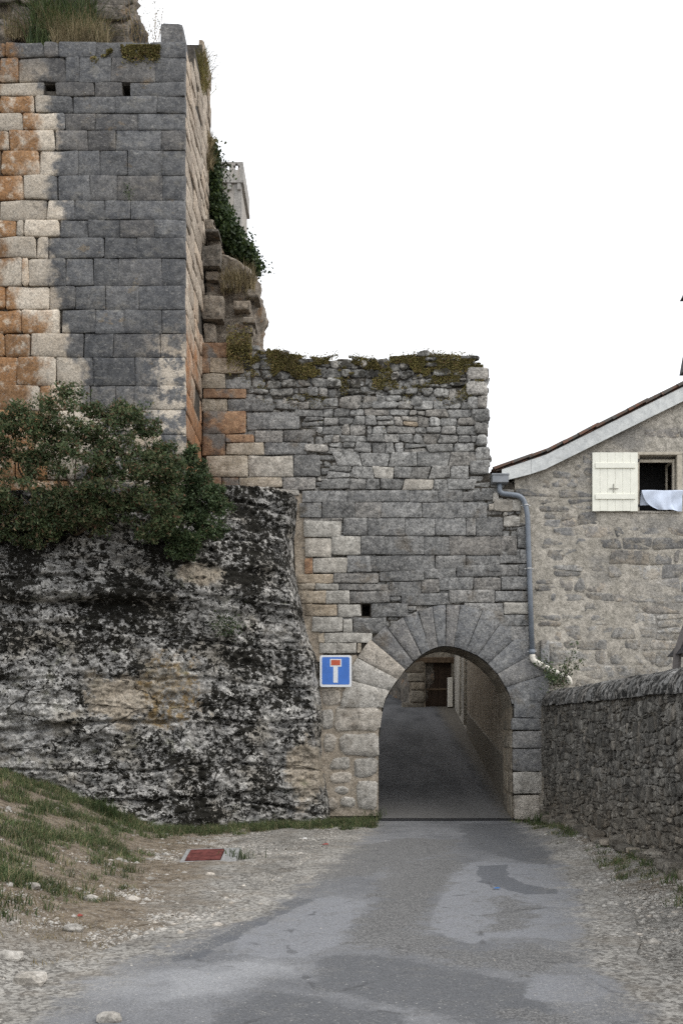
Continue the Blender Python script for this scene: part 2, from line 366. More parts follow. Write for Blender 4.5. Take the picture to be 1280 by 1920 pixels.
def rock_mat():
    t = NT('lichened_rock', .95, .15)
    x, y, z = t.xyz()
    big = t.noise(.55, 4); mid = t.noise(3.2, 8, .65); fine = t.noise(22, 6, .68)
    c = t.mix(t.ss(mid, .36, .66), (.20, .197, .19), (.42, .41, .39))
    c = t.mix(t.ss(t.noise(1.4, 6, .65, vec=t.scl((1, 1, 1.8), (3, 1, 5))), .53, .64, 0, .8), c, (.54, .525, .49))
    c = t.mix(t.ss(t.noise(5.2, 10, .75, vec=t.scl((1, 1, 1.1), (7, 7, 1))), .50, .57, 0, .65), c, (.095, .092, .084))
    # ochre seep in the middle of the face, bare tan rock near its edges
    def blob(cx, cz, rx, rz, k):
        dx = t.math('DIVIDE', t.math('SUBTRACT', x, cx), rx); dz = t.math('DIVIDE', t.math('SUBTRACT', z, cz), rz)
        d = t.math('SQRT', t.math('ADD', t.math('MULTIPLY', dx, dx), t.math('MULTIPLY', dz, dz)))
        d = t.math('ADD', d, t.math('MULTIPLY_ADD', t.noise(1.9, 8, .72), k * 2.4, -k * 1.2))
        return t.ss(d, 1.1, .75)
    tan = t.math('MAXIMUM', blob(-4.1, 2.55, .75, .5, 1.3), t.math('MAXIMUM', blob(-.75, 1.1, .4, .8, .9), blob(-2.8, 5.0, .5, .22, .9)))
    c = t.mix(t.math('MULTIPLY', tan, .8), c, t.mix(mid, (.22, .18, .13), (.38, .33, .26)))
    och = blob(-3.3, 2.75, .62, .75, 1.2)
    c = t.mix(t.math('MULTIPLY', och, t.ss(t.noise(7, 6, .7), .40, .58, 0, .85)), c, (.19, .125, .045))
    c = t.mix(t.ss(t.noise(2.0, 5, .6, vec=t.scl((1, 1, 1), (1, 8, 3))), .60, .72, 0, .6), c, (.10, .105, .055))
    c = t.val(c, t.ss(fine, .32, .68, .5, 1.45))
    c = t.mix(t.ss(t.noise(1.1, 5, .6, vec=t.scl((1, 1, 1.6), (11, 2, 3))), .50, .66, 0, .55), c, t.mix(mid, (.17, .15, .115), (.33, .30, .25)))
    ck = t.n('ShaderNodeTexVoronoi', feature='DISTANCE_TO_EDGE'); wv = t.n('ShaderNodeMix', data_type='RGBA'); wv.inputs[0].default_value = .30
    t.set(wv.inputs[6], t.scl((.55, .55, 1.5))); wn_ = t.n('ShaderNodeTexNoise'); t.set(wn_.inputs['Vector'], t.pos); wn_.inputs['Scale'].default_value = 1.4; wn_.inputs['Detail'].default_value = 6; t.set(wv.inputs[7], wn_.outputs['Color'])
    t.set(ck.inputs['Vector'], wv.outputs[2]); ck.inputs['Scale'].default_value = 1.5
    crack = t.math('MULTIPLY', t.ss(ck.outputs['Distance'], .016, .003), t.ss(t.noise(1.3, 5, .7), .44, .54)); c = t.mix(t.math('MULTIPLY', crack, .85), c, (.02, .018, .015))
    # black lichen, in clots that follow the strata
    v1 = t.scl((1.0, 1.0, 1.12)); n1 = t.noise(7.5, 10, .74, vec=v1, dist=.3); n2 = t.noise(19, 8, .74, vec=v1)
    cov = t.math('MULTIPLY_ADD', t.noise(.75, 4, .6, vec=t.scl((1, 1, 1.5), (5, 2, 9))), .44, -.222)
    cov = t.math('ADD', cov, t.math('MULTIPLY', t.ss(z, 3.0, 4.7, -.010, .022), t.ss(x, -1.6, -3.2, .2, 1)))
    lowclear = t.math('MULTIPLY', t.ss(x, -4.6, -6.2), t.ss(z, 3.0, 2.2))
    cov = t.math('SUBTRACT', cov, t.math('MULTIPLY', lowclear, .10))
    cov = t.math('SUBTRACT', cov, t.math('MULTIPLY', t.math('MAXIMUM', tan, och), .10))
    lich = t.math('ADD', t.math('ADD', t.math('MULTIPLY', n1, .72), t.math('MULTIPLY', n2, .38)), cov)
    lm = t.ss(lich, .548, .568)
    c = t.mix(lm, c, t.mix(n2, (.008, .008, .007), (.026, .024, .019)))
    c = t.mix(t.math('MULTIPLY', t.ss(t.noise(30, 5, .7), .63, .69), .75), c, (.42, .41, .39))
    t.bump(t.math('ADD', t.math('MULTIPLY', mid, .8), t.math('ADD', t.math('MULTIPLY', fine, .5), t.math('ADD', t.math('MULTIPLY', lm, .22), t.math('MULTIPLY', crack, -.5)))), 1.0, .05)
    return t.done(c)
M['rock'] = rock_mat()

def gravel_col(t):
    def bw(c):
        nd = t.n('ShaderNodeRGBToBW'); t.set(nd.inputs[0], c); return nd.outputs[0]
    c1 = bw(t.vor(30, out='Color')); c2 = bw(t.vor(70, out='Color')); c3 = t.noise(120, 3, .7)
    f = t.math('ADD', t.math('MULTIPLY', c1, .5), t.math('ADD', t.math('MULTIPLY', c2, .35), t.math('MULTIPLY', c3, .25)))
    c = t.mix(t.ss(f, .30, .80), (.105, .098, .088), (.36, .345, .315))
    c = t.mix(t.ss(t.noise(1.6, 7, .7, vec=t.scl((1, 1, 1), (4, 4, 0))), .48, .62, 0, .3), c, t.mix(c3, (.13, .105, .078), (.23, .195, .15)))
    return t.val(c, t.ss(t.noise(.9, 6, .6), .3, .7, .72, 1.18))
def ground_mat():
    t = NT('ground_soil_gravel', .95, .15); x, y, z = t.xyz(); gcol = gravel_col(t)
    soil = t.mix(t.ss(t.noise(6, 9, .78), .35, .65), (.075, .058, .040), (.235, .192, .142)); soil = t.mix(t.ss(t.noise(30, 6, .75), .52, .62, 0, .8), soil, (.33, .305, .27))
    edge = t.math('MULTIPLY_ADD', y, -.055, -.95)
    d = t.math('ADD', t.math('SUBTRACT', edge, x), t.math('MULTIPLY_ADD', t.noise(1.3, 8, .7), 2.4, -1.2))
    m_ = t.math('MULTIPLY', t.ss(d, -.3, .6), t.ss(y, 6.8, 9.0))
    m2 = t.math('MULTIPLY', t.ss(x, 3.05, 3.6), t.ss(t.noise(1.7, 8, .7), .42, .58, 0, .8))
    c = t.mix(t.math('MAXIMUM', m_, m2), gcol, soil)
    t.bump(t.math('ADD', t.math('MULTIPLY', t.vor(42), -.6), t.noise(18, 6, .7)), .9, .03)
    return t.done(c)
M['ground'] = ground_mat()
def asphalt_mat(name, base, rough_mix=.35, spk=.35, tint=(.20, .195, .185), rough=.8):
    t = NT(name, rough, .3); n1 = t.noise(.8, 6, .62, vec=t.scl((1, .55, 1))); n2 = t.noise(5, 7, .7); agg = t.noise(70, 4, .75)
    c = t.mix(t.ss(n1, .38, .64), tuple(b * .80 for b in base), tuple(b * 1.16 for b in base))
    c = t.mix(t.math('MULTIPLY', t.ss(n2, .48, .66), rough_mix), c, tint)
    c = t.val(c, t.ss(agg, .3, .7, .80, 1.2))
    c = t.mix(t.math('MULTIPLY', t.ss(t.noise(55, 3, .6), .66, .70), spk), c, (.42, .41, .39))
    t.bump(t.math('ADD', agg, t.math('MULTIPLY', n2, .6)), .45, .012)
    return t.done(c)
def road_mat():
    t = NT('patched_asphalt', .78, .3)
    at = lambda n_: t.n('ShaderNodeAttribute', attribute_name=n_).outputs['Fac']
    n1 = t.noise(.8, 7, .65, vec=t.scl((1, .6, 1))); n2 = t.noise(4.5, 8, .72); agg = t.noise(60, 5, .78); nb = t.noise(2.4, 8, .7)
    wob = t.math('MULTIPLY_ADD', nb, 1.1, -.55)
    def m(n_, soft, k=1.0, amp=1.0): return t.math('MULTIPLY', t.ss(t.math('ADD', at(n_), t.math('MULTIPLY', wob, amp)), -soft, soft), k)
    c = t.mix(t.ss(n1, .36, .64), (.118, .121, .128), (.176, .179, .187))
    c = t.mix(m('mid', .07, .9, .7), c, t.mix(n2, (.082, .085, .091), (.112, .115, .121)))
    c = t.mix(m('light', .025, .9, .35), c, t.mix(n2, (.178, .183, .196), (.210, .215, .228)))
    chips = t.mix(t.ss(agg, .42, .60), (.076, .076, .076), (.178, .175, .170))
    worn = m('worn', .10, .85, 1.3)
    spread = t.math('MULTIPLY', t.ss(n2, .50, .64), .45)
    c = t.mix(t.math('MAXIMUM', worn, spread), c, chips)
    c = t.mix(m('dark', .015, .8, .28), c, t.mix(n2, (.070, .075, .085), (.098, .103, .113)))
    c = t.mix(m('pale_area', .25, .7, .8), c, (.30, .305, .315))
    c = t.val(c, t.ss(agg, .32, .68, .74, 1.26))
    c = t.mix(t.math('MULTIPLY', t.ss(t.noise(38, 3, .65), .655, .69), .75), c, (.42, .41, .385))
    # hairline cracks
    cr = t.n('ShaderNodeTexVoronoi', feature='DISTANCE_TO_EDGE'); t.set(cr.inputs['Vector'], t.scl((1, .7, 1))); cr.inputs['Scale'].default_value = .7
    c = t.mix(t.math('MULTIPLY', t.math('MULTIPLY', t.ss(t.math('ADD', cr.outputs['Distance'], t.math('MULTIPLY_ADD', n2, .12, -.06)), .012, .003), t.ss(nb, .48, .60)), .6), c, (.05, .05, .052))
    gr = t.ss(t.math('ADD', at('cover'), t.math('MULTIPLY', wob, 1.0)), .16, -.12)
    gr = t.math('MAXIMUM', gr, t.math('MULTIPLY', t.ss(t.math('ADD', at('cover'), t.math('MULTIPLY', wob, 1.6)), .55, -.1), t.ss(agg, .48, .60)))
    c = t.mix(gr, c, gravel_col(t))
    t.bump(t.math('ADD', agg, t.math('ADD', t.math('MULTIPLY', n2, .7), t.math('MULTIPLY', worn, -.2))), .6, .014)
    return t.done(c)
M['road'] = road_mat()
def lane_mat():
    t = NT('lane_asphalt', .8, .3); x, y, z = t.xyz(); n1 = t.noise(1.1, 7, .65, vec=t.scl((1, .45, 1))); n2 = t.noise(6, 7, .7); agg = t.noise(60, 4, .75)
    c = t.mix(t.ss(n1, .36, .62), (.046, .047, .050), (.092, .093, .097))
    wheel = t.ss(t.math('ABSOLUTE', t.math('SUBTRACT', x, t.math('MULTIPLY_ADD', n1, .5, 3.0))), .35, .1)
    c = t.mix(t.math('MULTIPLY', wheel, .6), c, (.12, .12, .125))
    pale_area = t.ss(t.math('ADD', y, t.math('MULTIPLY_ADD', n2, 2.0, -1.0)), 24.2, 21.4)  # paler towards the arch, edge broken by noise
    c = t.mix(t.math('MULTIPLY', pale_area, .7), c, t.mix(n2, (.10, .097, .092), (.15, .145, .137)))
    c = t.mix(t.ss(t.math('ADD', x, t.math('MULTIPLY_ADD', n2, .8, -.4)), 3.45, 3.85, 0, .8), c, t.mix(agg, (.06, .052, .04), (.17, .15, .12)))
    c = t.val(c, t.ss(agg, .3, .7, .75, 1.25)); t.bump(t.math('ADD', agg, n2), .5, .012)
    return t.done(c)
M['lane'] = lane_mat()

# ------------------------------------------------------------------ stones
class Plane:
    """a wall face: point = O + U*u + W*w (outwards), z = v"""
    def __init__(s, O, U, W): s.O = np.array(O, float); s.U = np.array(U, float); s.W = np.array(W, float); s.V = np.array((0, 0, 1.))
        # right-handed: U x V should equal -W or W; faces get flipped to suit
    def to(s, a):
        a = np.asarray(a, float); return s.O + a[:, :1] * s.U + a[:, 1:2] * s.V + a[:, 2:3] * s.W
def front(Y): return Plane((0, Y, 0), (1, 0, 0), (0, -1, 0))

def stone_geo(poly, proud, rng, bev=.016, back=.09, rough=.008):
    p = np.asarray(poly, float); c = p.mean(0); n = len(p); h = np.abs(p - c).max(0)
    def inset(q, d):
        k = np.minimum(d / np.maximum(h, 1e-3), .45); return c + (q - c) * (1 - k)
    R = lambda a: np.array([rng.uniform(-a, a) for _ in range(n)])
    tilt = (rng.uniform(-1, 1) * .012, rng.uniform(-1, 1) * .012)
    ph = [rng.uniform(0, 6.3) for _ in range(4)]; kk = [rng.uniform(1.5, 4.0) for _ in range(4)]
    def hf(q):
        x, y = (q[:, 0] - c[0]) / h[0], (q[:, 1] - c[1]) / h[1]
        return rough * .55 * (np.sin(kk[0] * x + ph[0]) * np.sin(kk[1] * y + ph[1]) + .6 * np.sin(kk[2] * x * 1.7 + ph[2]) * np.cos(kk[3] * y * 1.7 + ph[3]))
    tl = lambda q: hf(q) + tilt[0] * (q[:, 0] - c[0]) / h[0] + tilt[1] * (q[:, 1] - c[1]) / h[1]
    a = np.column_stack([p, np.full(n, -back)])
    b0 = inset(p, bev * .25); b = np.column_stack([b0, np.full(n, proud - bev * .9) + R(rough * .6) + tl(b0)])
    q = inset(p, bev * 1.25); q3 = np.column_stack([q, proud + tl(q)])
    r = c + (q - c) * .52; r3 = np.column_stack([r, proud + .003 + tl(r)])
    v = np.vstack([a, b, q3, r3, [[c[0], c[1], proud + .004 + float(hf(c[None])[0])]]])
    f = []
    for k in range(3):
        for i in range(n): j = (i + 1) % n; f.append((k * n + i, k * n + j, (k + 1) * n + j, (k + 1) * n + i))
    for i in range(n): f.append((3 * n + i, 3 * n + (i + 1) % n, 4 * n))
    return v, f
def rect_poly(u0, u1, v0, v1, rng, gap=.012, cham=.03, jit=.008, soft=0):
    u0 += gap / 2; u1 -= gap / 2; v0 += gap / 2; v1 -= gap / 2
    w, h = u1 - u0, v1 - v0
    cu = lambda: min(w * .3, cham * rng.uniform(.35, 1.4)); cv = lambda: min(h * .3, cham * rng.uniform(.35, 1.4))
    a = [(u0 + cu(), v0), (u0 + w * rng.uniform(.4, .6), v0), (u1 - cu(), v0), (u1, v0 + cv()), (u1, v1 - cv()),
         (u1 - cu(), v1), (u0 + w * rng.uniform(.4, .6), v1), (u0 + cu(), v1), (u0, v1 - cv()), (u0, v0 + cv())]
    j = min(jit, w * .1, h * .1); J = [(rng.uniform(-j, j), rng.uniform(-j, j)) for _ in range(6)]
    who = (0, 1, 2, 2, 3, 3, 4, 5, 5, 0)      # the two points of a clipped corner move together
    return [(x + J[k][0], y + J[k][1]) for (x, y), k in zip(a, who)]
class StoneSet:
    """collects the stones of one thing: the largest become parts, the rest one part of kind stuff"""
    def __init__(s, parent, cap=300, name='stone'): s.p = parent; s.L = []; s.cap = cap; s.name = name
    def put(s, plane, poly, proud, mat, rng, bev=.016, rough=.008, back=.09, weight=1.0, force=False):
        v, f = stone_geo(poly, proud, rng, bev, back, rough)
        w = plane.to(v)
        # orient outwards
        if np.dot(np.cross(plane.U, plane.V), plane.W) < 0: f = [q[::-1] for q in f]
        a = np.ptp(np.asarray(poly)[:, 0]) * np.ptp(np.asarray(poly)[:, 1]) * weight
        s.L.append((1e9 if force else a, w, f, mat, len(s.L)))
    def finish(s):
        s.L.sort(key=lambda q: -q[0])
        for a, w, f, m, i in s.L[:s.cap]:
            o = mesh_obj(s.name, w, f, m, s.p); n_ = (len(w) - 1) // 4; o.data.polygons.foreach_set('use_smooth', [False] * (2 * n_) + [True] * (2 * n_))
        rest = {}
        for a, w, f, m, i in s.L[s.cap:]: rest.setdefault(m, MB()).add(w, f)
        if rest:
            V = []; Fc = []; mi = []; ms = list(rest)
            for k, m in enumerate(ms):
                b = len(V); V += rest[m].v; Fc += [tuple(i + b for i in q) for q in rest[m].f]; mi += [k] * len(rest[m].f)
            o = mesh_obj('small_stones', V, Fc, None, s.p, smooth=False)
            for m in ms: o.data.materials.append(m)
            o.data.polygons.foreach_set('material_index', mi); o['kind'] = 'stuff'

def rubble(S, plane, u0, u1, v0, v1, hr, lr, inside, mats, rng, proud=(.01, .05), gap=.014, skip=0, cham=.03, wav=.03, weight=1.0, bev=.014, rough=.014, split=.22):
    """irregular courses: neighbours share their leaning joints and wavy beds, so the stones fit together"""
    v = v0; p1 = rng.uniform(0, 6); bed = lambda v_, ph: (lambda u: v_ + wav * (math.sin(u * 2.1 + ph) + .6 * math.sin(u * 5.3 + ph * 2)))
    while v < v1:
        h = rng.uniform(*hr); p2 = rng.uniform(0, 6); lo, hi = bed(v, p1), bed(v + h, p2)
        u = u0 - rng.uniform(0, lr[1]); la = lb = u
        while u < u1:
            l = rng.uniform(*lr) * rng.choice((.6, 1, 1, 1, 1.4)); un = u + l; k = min(.25 * l, h * .22); na, nb = un + rng.uniform(-k, k), un + rng.uniform(-k, k)
            q = [(la, lo(la)), (na, lo(na)), (nb, hi(nb)), (lb, hi(lb))]; qs = [q]
            if h > hr[0] * 1.25 and rng.random() < split:
                t0, t1 = rng.uniform(.35, .65), rng.uniform(.35, .65); e0 = tuple(np.array(q[0]) * (1 - t0) + np.array(q[3]) * t0); e1 = tuple(np.array(q[1]) * (1 - t1) + np.array(q[2]) * t1)
                qs = [[q[0], q[1], e1, e0], [e0, e1, q[2], q[3]]]
            for q in qs:
                a = np.array(q); c = a.mean(0); hw_ = np.ptp(a[:, 0]) / 2; hh = np.ptp(a[:, 1]) / 2
                if hh < .02 or not inside(c[0], c[1], hw_, hh) or rng.random() < skip: continue
                poly = quad_poly(a, rng, gap, cham * rng.uniform(.5, 1.3), min(.018, hh * .16))
                m = mats(c[0], c[1]) if callable(mats) else mats
                S.put(plane, poly, rng.uniform(*proud), m, rng, bev, rough, weight=weight)
            u = un; la, lb = na, nb
        v += h; p1 = p2
def quad_poly(a, rng, gap, cham, jit):
    """ten-point outline inside a quad: clipped corners, the two long sides broken once"""
    c = a.mean(0); a = c + (a - c) * (1 - gap / np.maximum(np.ptp(a, axis=0), .05)); out = []
    a = a + np.array([[rng.uniform(-jit, jit), rng.uniform(-jit, jit)] for _ in range(4)])
    for k in range(4):
        p, n_, pr = a[k], a[(k + 1) % 4], a[k - 1]
        def along(t, q):
            d = q - t; L = np.linalg.norm(d) + 1e-6; return t + d / L * min(cham * rng.uniform(.4, 1.4), L * .3)
        out.append(along(p, pr)); out.append(along(p, n_))
        if k % 2 == 0: out.append(p + (n_ - p) * rng.uniform(.4, .6))
    jit *= .15; return [(q[0] + rng.uniform(-jit, jit), q[1] + rng.uniform(-jit, jit)) for q in out]

# ------------------------------------------------------------------ terrain, road
rs = np.random.RandomState(5)
xs = np.concatenate([np.linspace(-400, -14, 14), np.arange(-13, 9, .13), np.linspace(9.5, 400, 16)])
ys = np.concatenate([np.linspace(-400, 0, 12), np.arange(1, 24, .13), np.arange(24.2, 46, .6), np.linspace(48, 600, 14)])
RL = [(-400, -2.3), (-15, -2.2), (5.64, -1.85), (6.3, -1.80), (7.04, -1.72), (7.39, -1.52), (8.68, -1.14), (9.0, -.84), (10.35, -.60), (12.3, -.22), (14.5, .05), (19.8, .66), (21.2, .72)]
RR = [(-400, 2.6), (-15, 2.3), (5.64, 1.90), (6.16, 1.86), (6.87, 1.90), (7.6, 1.88), (7.98, 2.03), (9.22, 2.36), (11.3, 2.70), (14.7, 3.23), (19.8, 3.72), (21.2, 3.82)]
def roadL(y): return np.interp(y, [a for a, b in RL], [b for a, b in RL])
def roadR(y): return np.interp(y, [a for a, b in RR], [b for a, b in RR])
Xg, Yg = np.meshgrid(xs, ys)
inroad = sstep(-.75, -.5, Xg - roadL(Yg)) * sstep(-.75, -.5, roadR(Yg) - Xg) * (Yg < 21.3) + (Yg >= 21.2) * (Xg > -.6) * (Xg < 5)
Zg = g(Xg, Yg) + (fbm(Xg * 1.3, Yg * 1.3, 0, 4, 3) * .05 + fbm(Xg * 5, Yg * 5, 1, 3, 8) * .022) * (1 - np.clip(inroad, 0, 1)) - .012 * np.clip(inroad, 0, 1)
nx, ny = len(xs), len(ys); idx = np.arange(nx * ny).reshape(ny, nx)
quads = np.stack([idx[:-1, :-1], idx[:-1, 1:], idx[1:, 1:], idx[1:, :-1]], -1).reshape(-1, 4)
fast_mesh('ground', np.stack([Xg, Yg, Zg], -1).reshape(-1, 3), quads, M['ground'], smooth=True)['kind'] = 'structure'

def sheet(name, yv, fl, fr, dz, m, n=24, jit=.0, seed=1):
    yv = np.asarray(yv); t = np.linspace(0, 1, n)
    l = fl(yv) + jit * fbm(yv * 1.6, 0, seed, 5, 2, .65); r = fr(yv) + jit * fbm(yv * 1.6, 5, seed, 5, 4, .65)
    X = l[:, None] + (r - l)[:, None] * t[None]; Y = np.repeat(yv[:, None], n, 1)
    Z = g(X, Y) + dz; i = np.arange(X.size).reshape(X.shape)
    q = np.stack([i[:-1, :-1], i[:-1, 1:], i[1:, 1:], i[1:, :-1]], -1).reshape(-1, 4)
    o = fast_mesh(name, np.stack([X, Y, Z], -1).reshape(-1, 3), q, m, smooth=True); o['kind'] = 'structure'; return o
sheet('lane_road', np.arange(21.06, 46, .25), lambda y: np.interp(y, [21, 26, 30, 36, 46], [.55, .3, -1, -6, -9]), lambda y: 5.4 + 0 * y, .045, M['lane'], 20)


def poly_sd(pts, X, Y):
    """signed distance (inside positive) to an outline given in photo pixels and laid on the ground"""
    G = np.array([GP(*p) for p in pts]); d = np.full(X.shape, 1e9); ins = np.zeros(X.shape, bool)
    for a, b in zip(G, np.roll(G, -1, 0)):
        ab = b - a; t = np.clip(((X - a[0]) * ab[0] + (Y - a[1]) * ab[1]) / (ab @ ab + 1e-9), 0, 1)
        d = np.minimum(d, np.hypot(X - a[0] - t * ab[0], Y - a[1] - t * ab[1]))
        with np.errstate(divide='ignore', invalid='ignore'):
            ins ^= ((a[1] > Y) != (b[1] > Y)) & (X < (b[0] - a[0]) * (Y - a[1]) / (b[1] - a[1] + 1e-12) + a[0])
    return np.where(ins, d, -d)
REPAIRS = {
 'worn': [[(715, 1625), (850, 1600), (870, 1622), (815, 1690), (795, 1745), (860, 1790), (1000, 1770), (1085, 1790), (1080, 1800), (980, 1830), (900, 1815), (760, 1790), (640, 1770), (700, 1700)],
          [(930, 1675), (965, 1680), (990, 1700), (1000, 1740), (925, 1745), (918, 1700)], [(640, 1590), (760, 1572), (860, 1574), (850, 1600), (700, 1640), (600, 1650)], [(980, 1900), (1100, 1890), (1120, 1960), (960, 1960)]],
 'light': [[(852, 1622), (905, 1616), (1060, 1622), (1080, 1680), (1098, 1730), (1092, 1778), (1020, 1760), (940, 1758), (880, 1768), (800, 1745), (820, 1690)], [(480, 1720), (620, 1680), (690, 1690), (640, 1770), (560, 1800), (430, 1790)], [(1000, 1830), (1140, 1830), (1170, 1860), (1050, 1890), (980, 1870)]],
 'dark': [[(893, 1624), (950, 1622), (952, 1645), (1000, 1662), (1045, 1668), (1040, 1677), (985, 1678), (930, 1662), (900, 1655)],
          [(305, 1808), (350, 1780), (440, 1738), (500, 1705), (560, 1684), (590, 1690), (530, 1715), (450, 1755), (380, 1795)]],
 'mid': [[(860, 1545), (955, 1545), (1030, 1600), (1040, 1625), (960, 1612), (880, 1590)], [(1000, 1690), (1080, 1700), (1100, 1750), (1040, 1745)], [(840, 1840), (1010, 1850), (1060, 1900), (900, 1930), (780, 1900)], [(580, 1790), (760, 1795), (900, 1830), (1010, 1850), (985, 1890), (850, 1905), (700, 1880), (600, 1850)], [(420, 1890), (520, 1860), (640, 1880), (760, 1915), (800, 1960), (500, 1970), (380, 1940)], [(700, 1690), (760, 1640), (850, 1620), (820, 1680), (780, 1740), (680, 1760)]],
 'pale_area': [[(185, 1845), (220, 1822), (290, 1828), (300, 1845), (250, 1862), (190, 1866)], [(300, 1830), (480, 1800), (560, 1815), (420, 1860), (280, 1890)]]}
def build_road():
    yv = np.concatenate([np.linspace(-400, 3, 30), np.arange(3.05, 20.94, .05), [20.95]]); n = 110; t = np.linspace(0, 1, n)
    L, R = roadL(yv) - .45, roadR(yv) + .45; X = L[:, None] + (R - L)[:, None] * t; Y = np.repeat(yv[:, None], n, 1)
    Z = g(X, Y) + .004 + .006 * fbm(X * .9, Y * .7, 0, 3, 6); i_ = np.arange(X.size).reshape(X.shape)
    q = np.stack([i_[:-1, :-1], i_[:-1, 1:], i_[1:, 1:], i_[1:, :-1]], -1).reshape(-1, 4)
    o = fast_mesh('road', np.stack([X, Y, Z], -1).reshape(-1, 3), q, M['road'], smooth=True); o['kind'] = 'structure'
    A = {'cover': np.minimum(X - roadL(Y), roadR(Y) - X)}
    for k_, ps in REPAIRS.items():
        d = np.full(X.shape, -9.)
        near = Y > 3
        for p in ps: d[near] = np.maximum(d[near], poly_sd(p, X[near], Y[near]))
        A[k_] = d
    for k_, d in A.items():
        at = o.data.attributes.new(k_, 'FLOAT', 'POINT'); at.data.foreach_set('value', np.clip(d, -3, 3).astype(np.float32).ravel())
build_road()

# ------------------------------------------------------------------ rock face under the tower
def build_rock():
    nX, nT = 440, 330
    U = np.linspace(-12.0, .45, nX); T = np.linspace(0, 1, nT)
    UU, TT = np.meshgrid(U, T)
    ztop = np.interp(U, [-12, -6.5, -4.5, -3.2, -2.2, -1.5, -.9, .45], [6.4, 6.4, 6.5, 6.75, 7.0, 7.1, 7.02, 7.0])[None]
    k = np.clip(TT / .86, 0, 1); back = np.clip((TT - .86) / .14, 0, 1)
    Z = -.5 + (ztop + .5) * k
    Yb = np.interp(UU, [-12, -8, -6.4, -4.5, -3.2, -2.2, -1.2, -.4, .45], [16.9, 17.3, 17.6, 17.95, 18.55, 19.35, 20.1, 20.45, 20.6])
    lean = np.interp(Z, [-.5, .8, 2.2, 3.2, 4.3, 4.5, 6.0, 7.0], [-.25, .1, .18, .12, .22, .02, .35, .55])
    Yf = Yb + lean * np.interp(UU, [-12, -3, -.6, .45], [1, 1, .5, .3])
    x, z = UU, Z
    wz = z + .25 * vnoise(x * .5, 0, z * .5, 4)
    strata = np.abs(((wz * 1.15 + .15 * vnoise(x * .8, 3, z * .4, 2)) % 1) - .5) * 2
    d = .30 * fbm(x * .55, 0, z * .75, 3, 11) + .08 * (1 - np.abs(fbm(x * 1.5, 1, z * 2.1, 3, 21)) * 2)
    d += .10 * fbm(x * 3.7, 2, z * 5.2, 5, 31, .68) + .03 * (1 - 2 * np.abs(vnoise(x * 7.3, 1, z * 11, 5))) + .07 * fbm(x * 11, 2, z * 16, 3, 41, .7)
    d += .10 * (sstep(.0, .12, strata) - 1)
    for zc, dp_, wd_ in ((4.42, .18, .16), (5.15, .08, .10), (2.05, .08, .14), (.62, .08, .12)):      # bedding planes: undercut below, shelf above
        zz = z - zc - .16 * fbm(x * .45, 7, zc, 3, 3) - .03 * (x + 4); d += dp_ * (.5 + .5 * vnoise(x * .6, zc, 1, 6)) * (sstep(-.02, .03, zz) - sstep(.03, wd_ * 4, zz)) - .35 * dp_ * np.exp(-((zz + .05) / .045) ** 2)
    Y = Yf - d
    edge = np.interp(Z, [.0, .25, 1.16, 2.44, 3.6, 4.5, 5.6, 7.1], [-.18, -.2, -.34, -.38, -.52, -.83, -1.02, -.92]) + .05 * fbm(0, z * 2.3, 3, 4, 9)
    Y = Y + (22.0 - Y) * sstep(-.28, .16, UU - edge) ** 1.6
    Yend = 23.0
    Y = Y + (Yend - Y) * back ** 1.2
    Z = Z + back * .12 * fbm(x * 2, Y * 2, 0, 3, 2)
    i = np.arange(nX * nT).reshape(nT, nX)
    q = np.stack([i[:-1, :-1], i[:-1, 1:], i[1:, 1:], i[1:, :-1]], -1).reshape(-1, 4)
    o = fast_mesh('rock_face', np.stack([UU, Y, Z], -1).reshape(-1, 3), q, M['rock'], smooth=False)
    o['kind'] = 'structure'
    return U, Z[:, :], Y
ROCK = build_rock()

# ------------------------------------------------------------------ tower
TY = 18.75; TX1 = PX(347, TY)          # front plane and its right corner
rng = random.Random(11)
tower = thing('tower', 'tall ruined square tower of large grey, cream and orange stained blocks on the rock', 'tower', (-5.5, 20.5, 6.3))
ROWS = [ # y0, y1, joints in photo pixels
 (80, 109, [-60, 10, 84, 111, 181, 250, 281, 344]), (109, 155, [-40, 2, 37, 123, 149, 209, 291, 344]),
 (155, 181, [-70, 84, (84, 105), 105, 178, 230, (230, 245), 245, 344]), (181, 213, [-55, 0, 67, 138, 217, 296, 344]),
 (213, 245, [-50, 45, 123, 180, 259, 344]), (245, 283, [-75, 18, 105, 165, 218, 303, 344]),
 (283, 330, [-60, 2, 75, 148, 188, 240, 305, 344]), (330, 376, [-20, 46, 109, 170, 220, 305, 345]),
 (376, 413, [-70, 0, 90, 141, 197, 245, 345]), (413, 446, [-30, 32, 46, 113, 166, 225, 290, 345]),
 (446, 485, [-60, 0, 70, 92, 197, 258, 345]), (485, 537, [-45, 42, 56, 124, 176, 223, 304, 346]),
 (537, 581, [-70, 13, 93, 142, 198, 261, 346]), (581, 626, [-30, 43, 112, (112, 118), 118, 180, 234, 304, 346]),
 (626, 671, [-60, 10, 59, 159, 213, 301, 347]), (671, 724, [-45, 34, 107, 176, 254, 347]),
 (724, 769, [-20, 76, 122, 170, 218, 252, 300, 348]), (769, 816, [-60, 20, 95, 160, 225, 270, 349]),
 (816, 855, [-30, 40, 120, 170, 240, 303, 350]), (855, 900, [-50, 30, 90, 180, 250, 351]), (900, 945, [-60, 45, 130, 200, 290, 352])]
tcore = MB()
zt = PZ(88, TY)
tcore.box(-9.6, TX1 - .03, TY + .05, 22.6, 5.9, zt - .12)
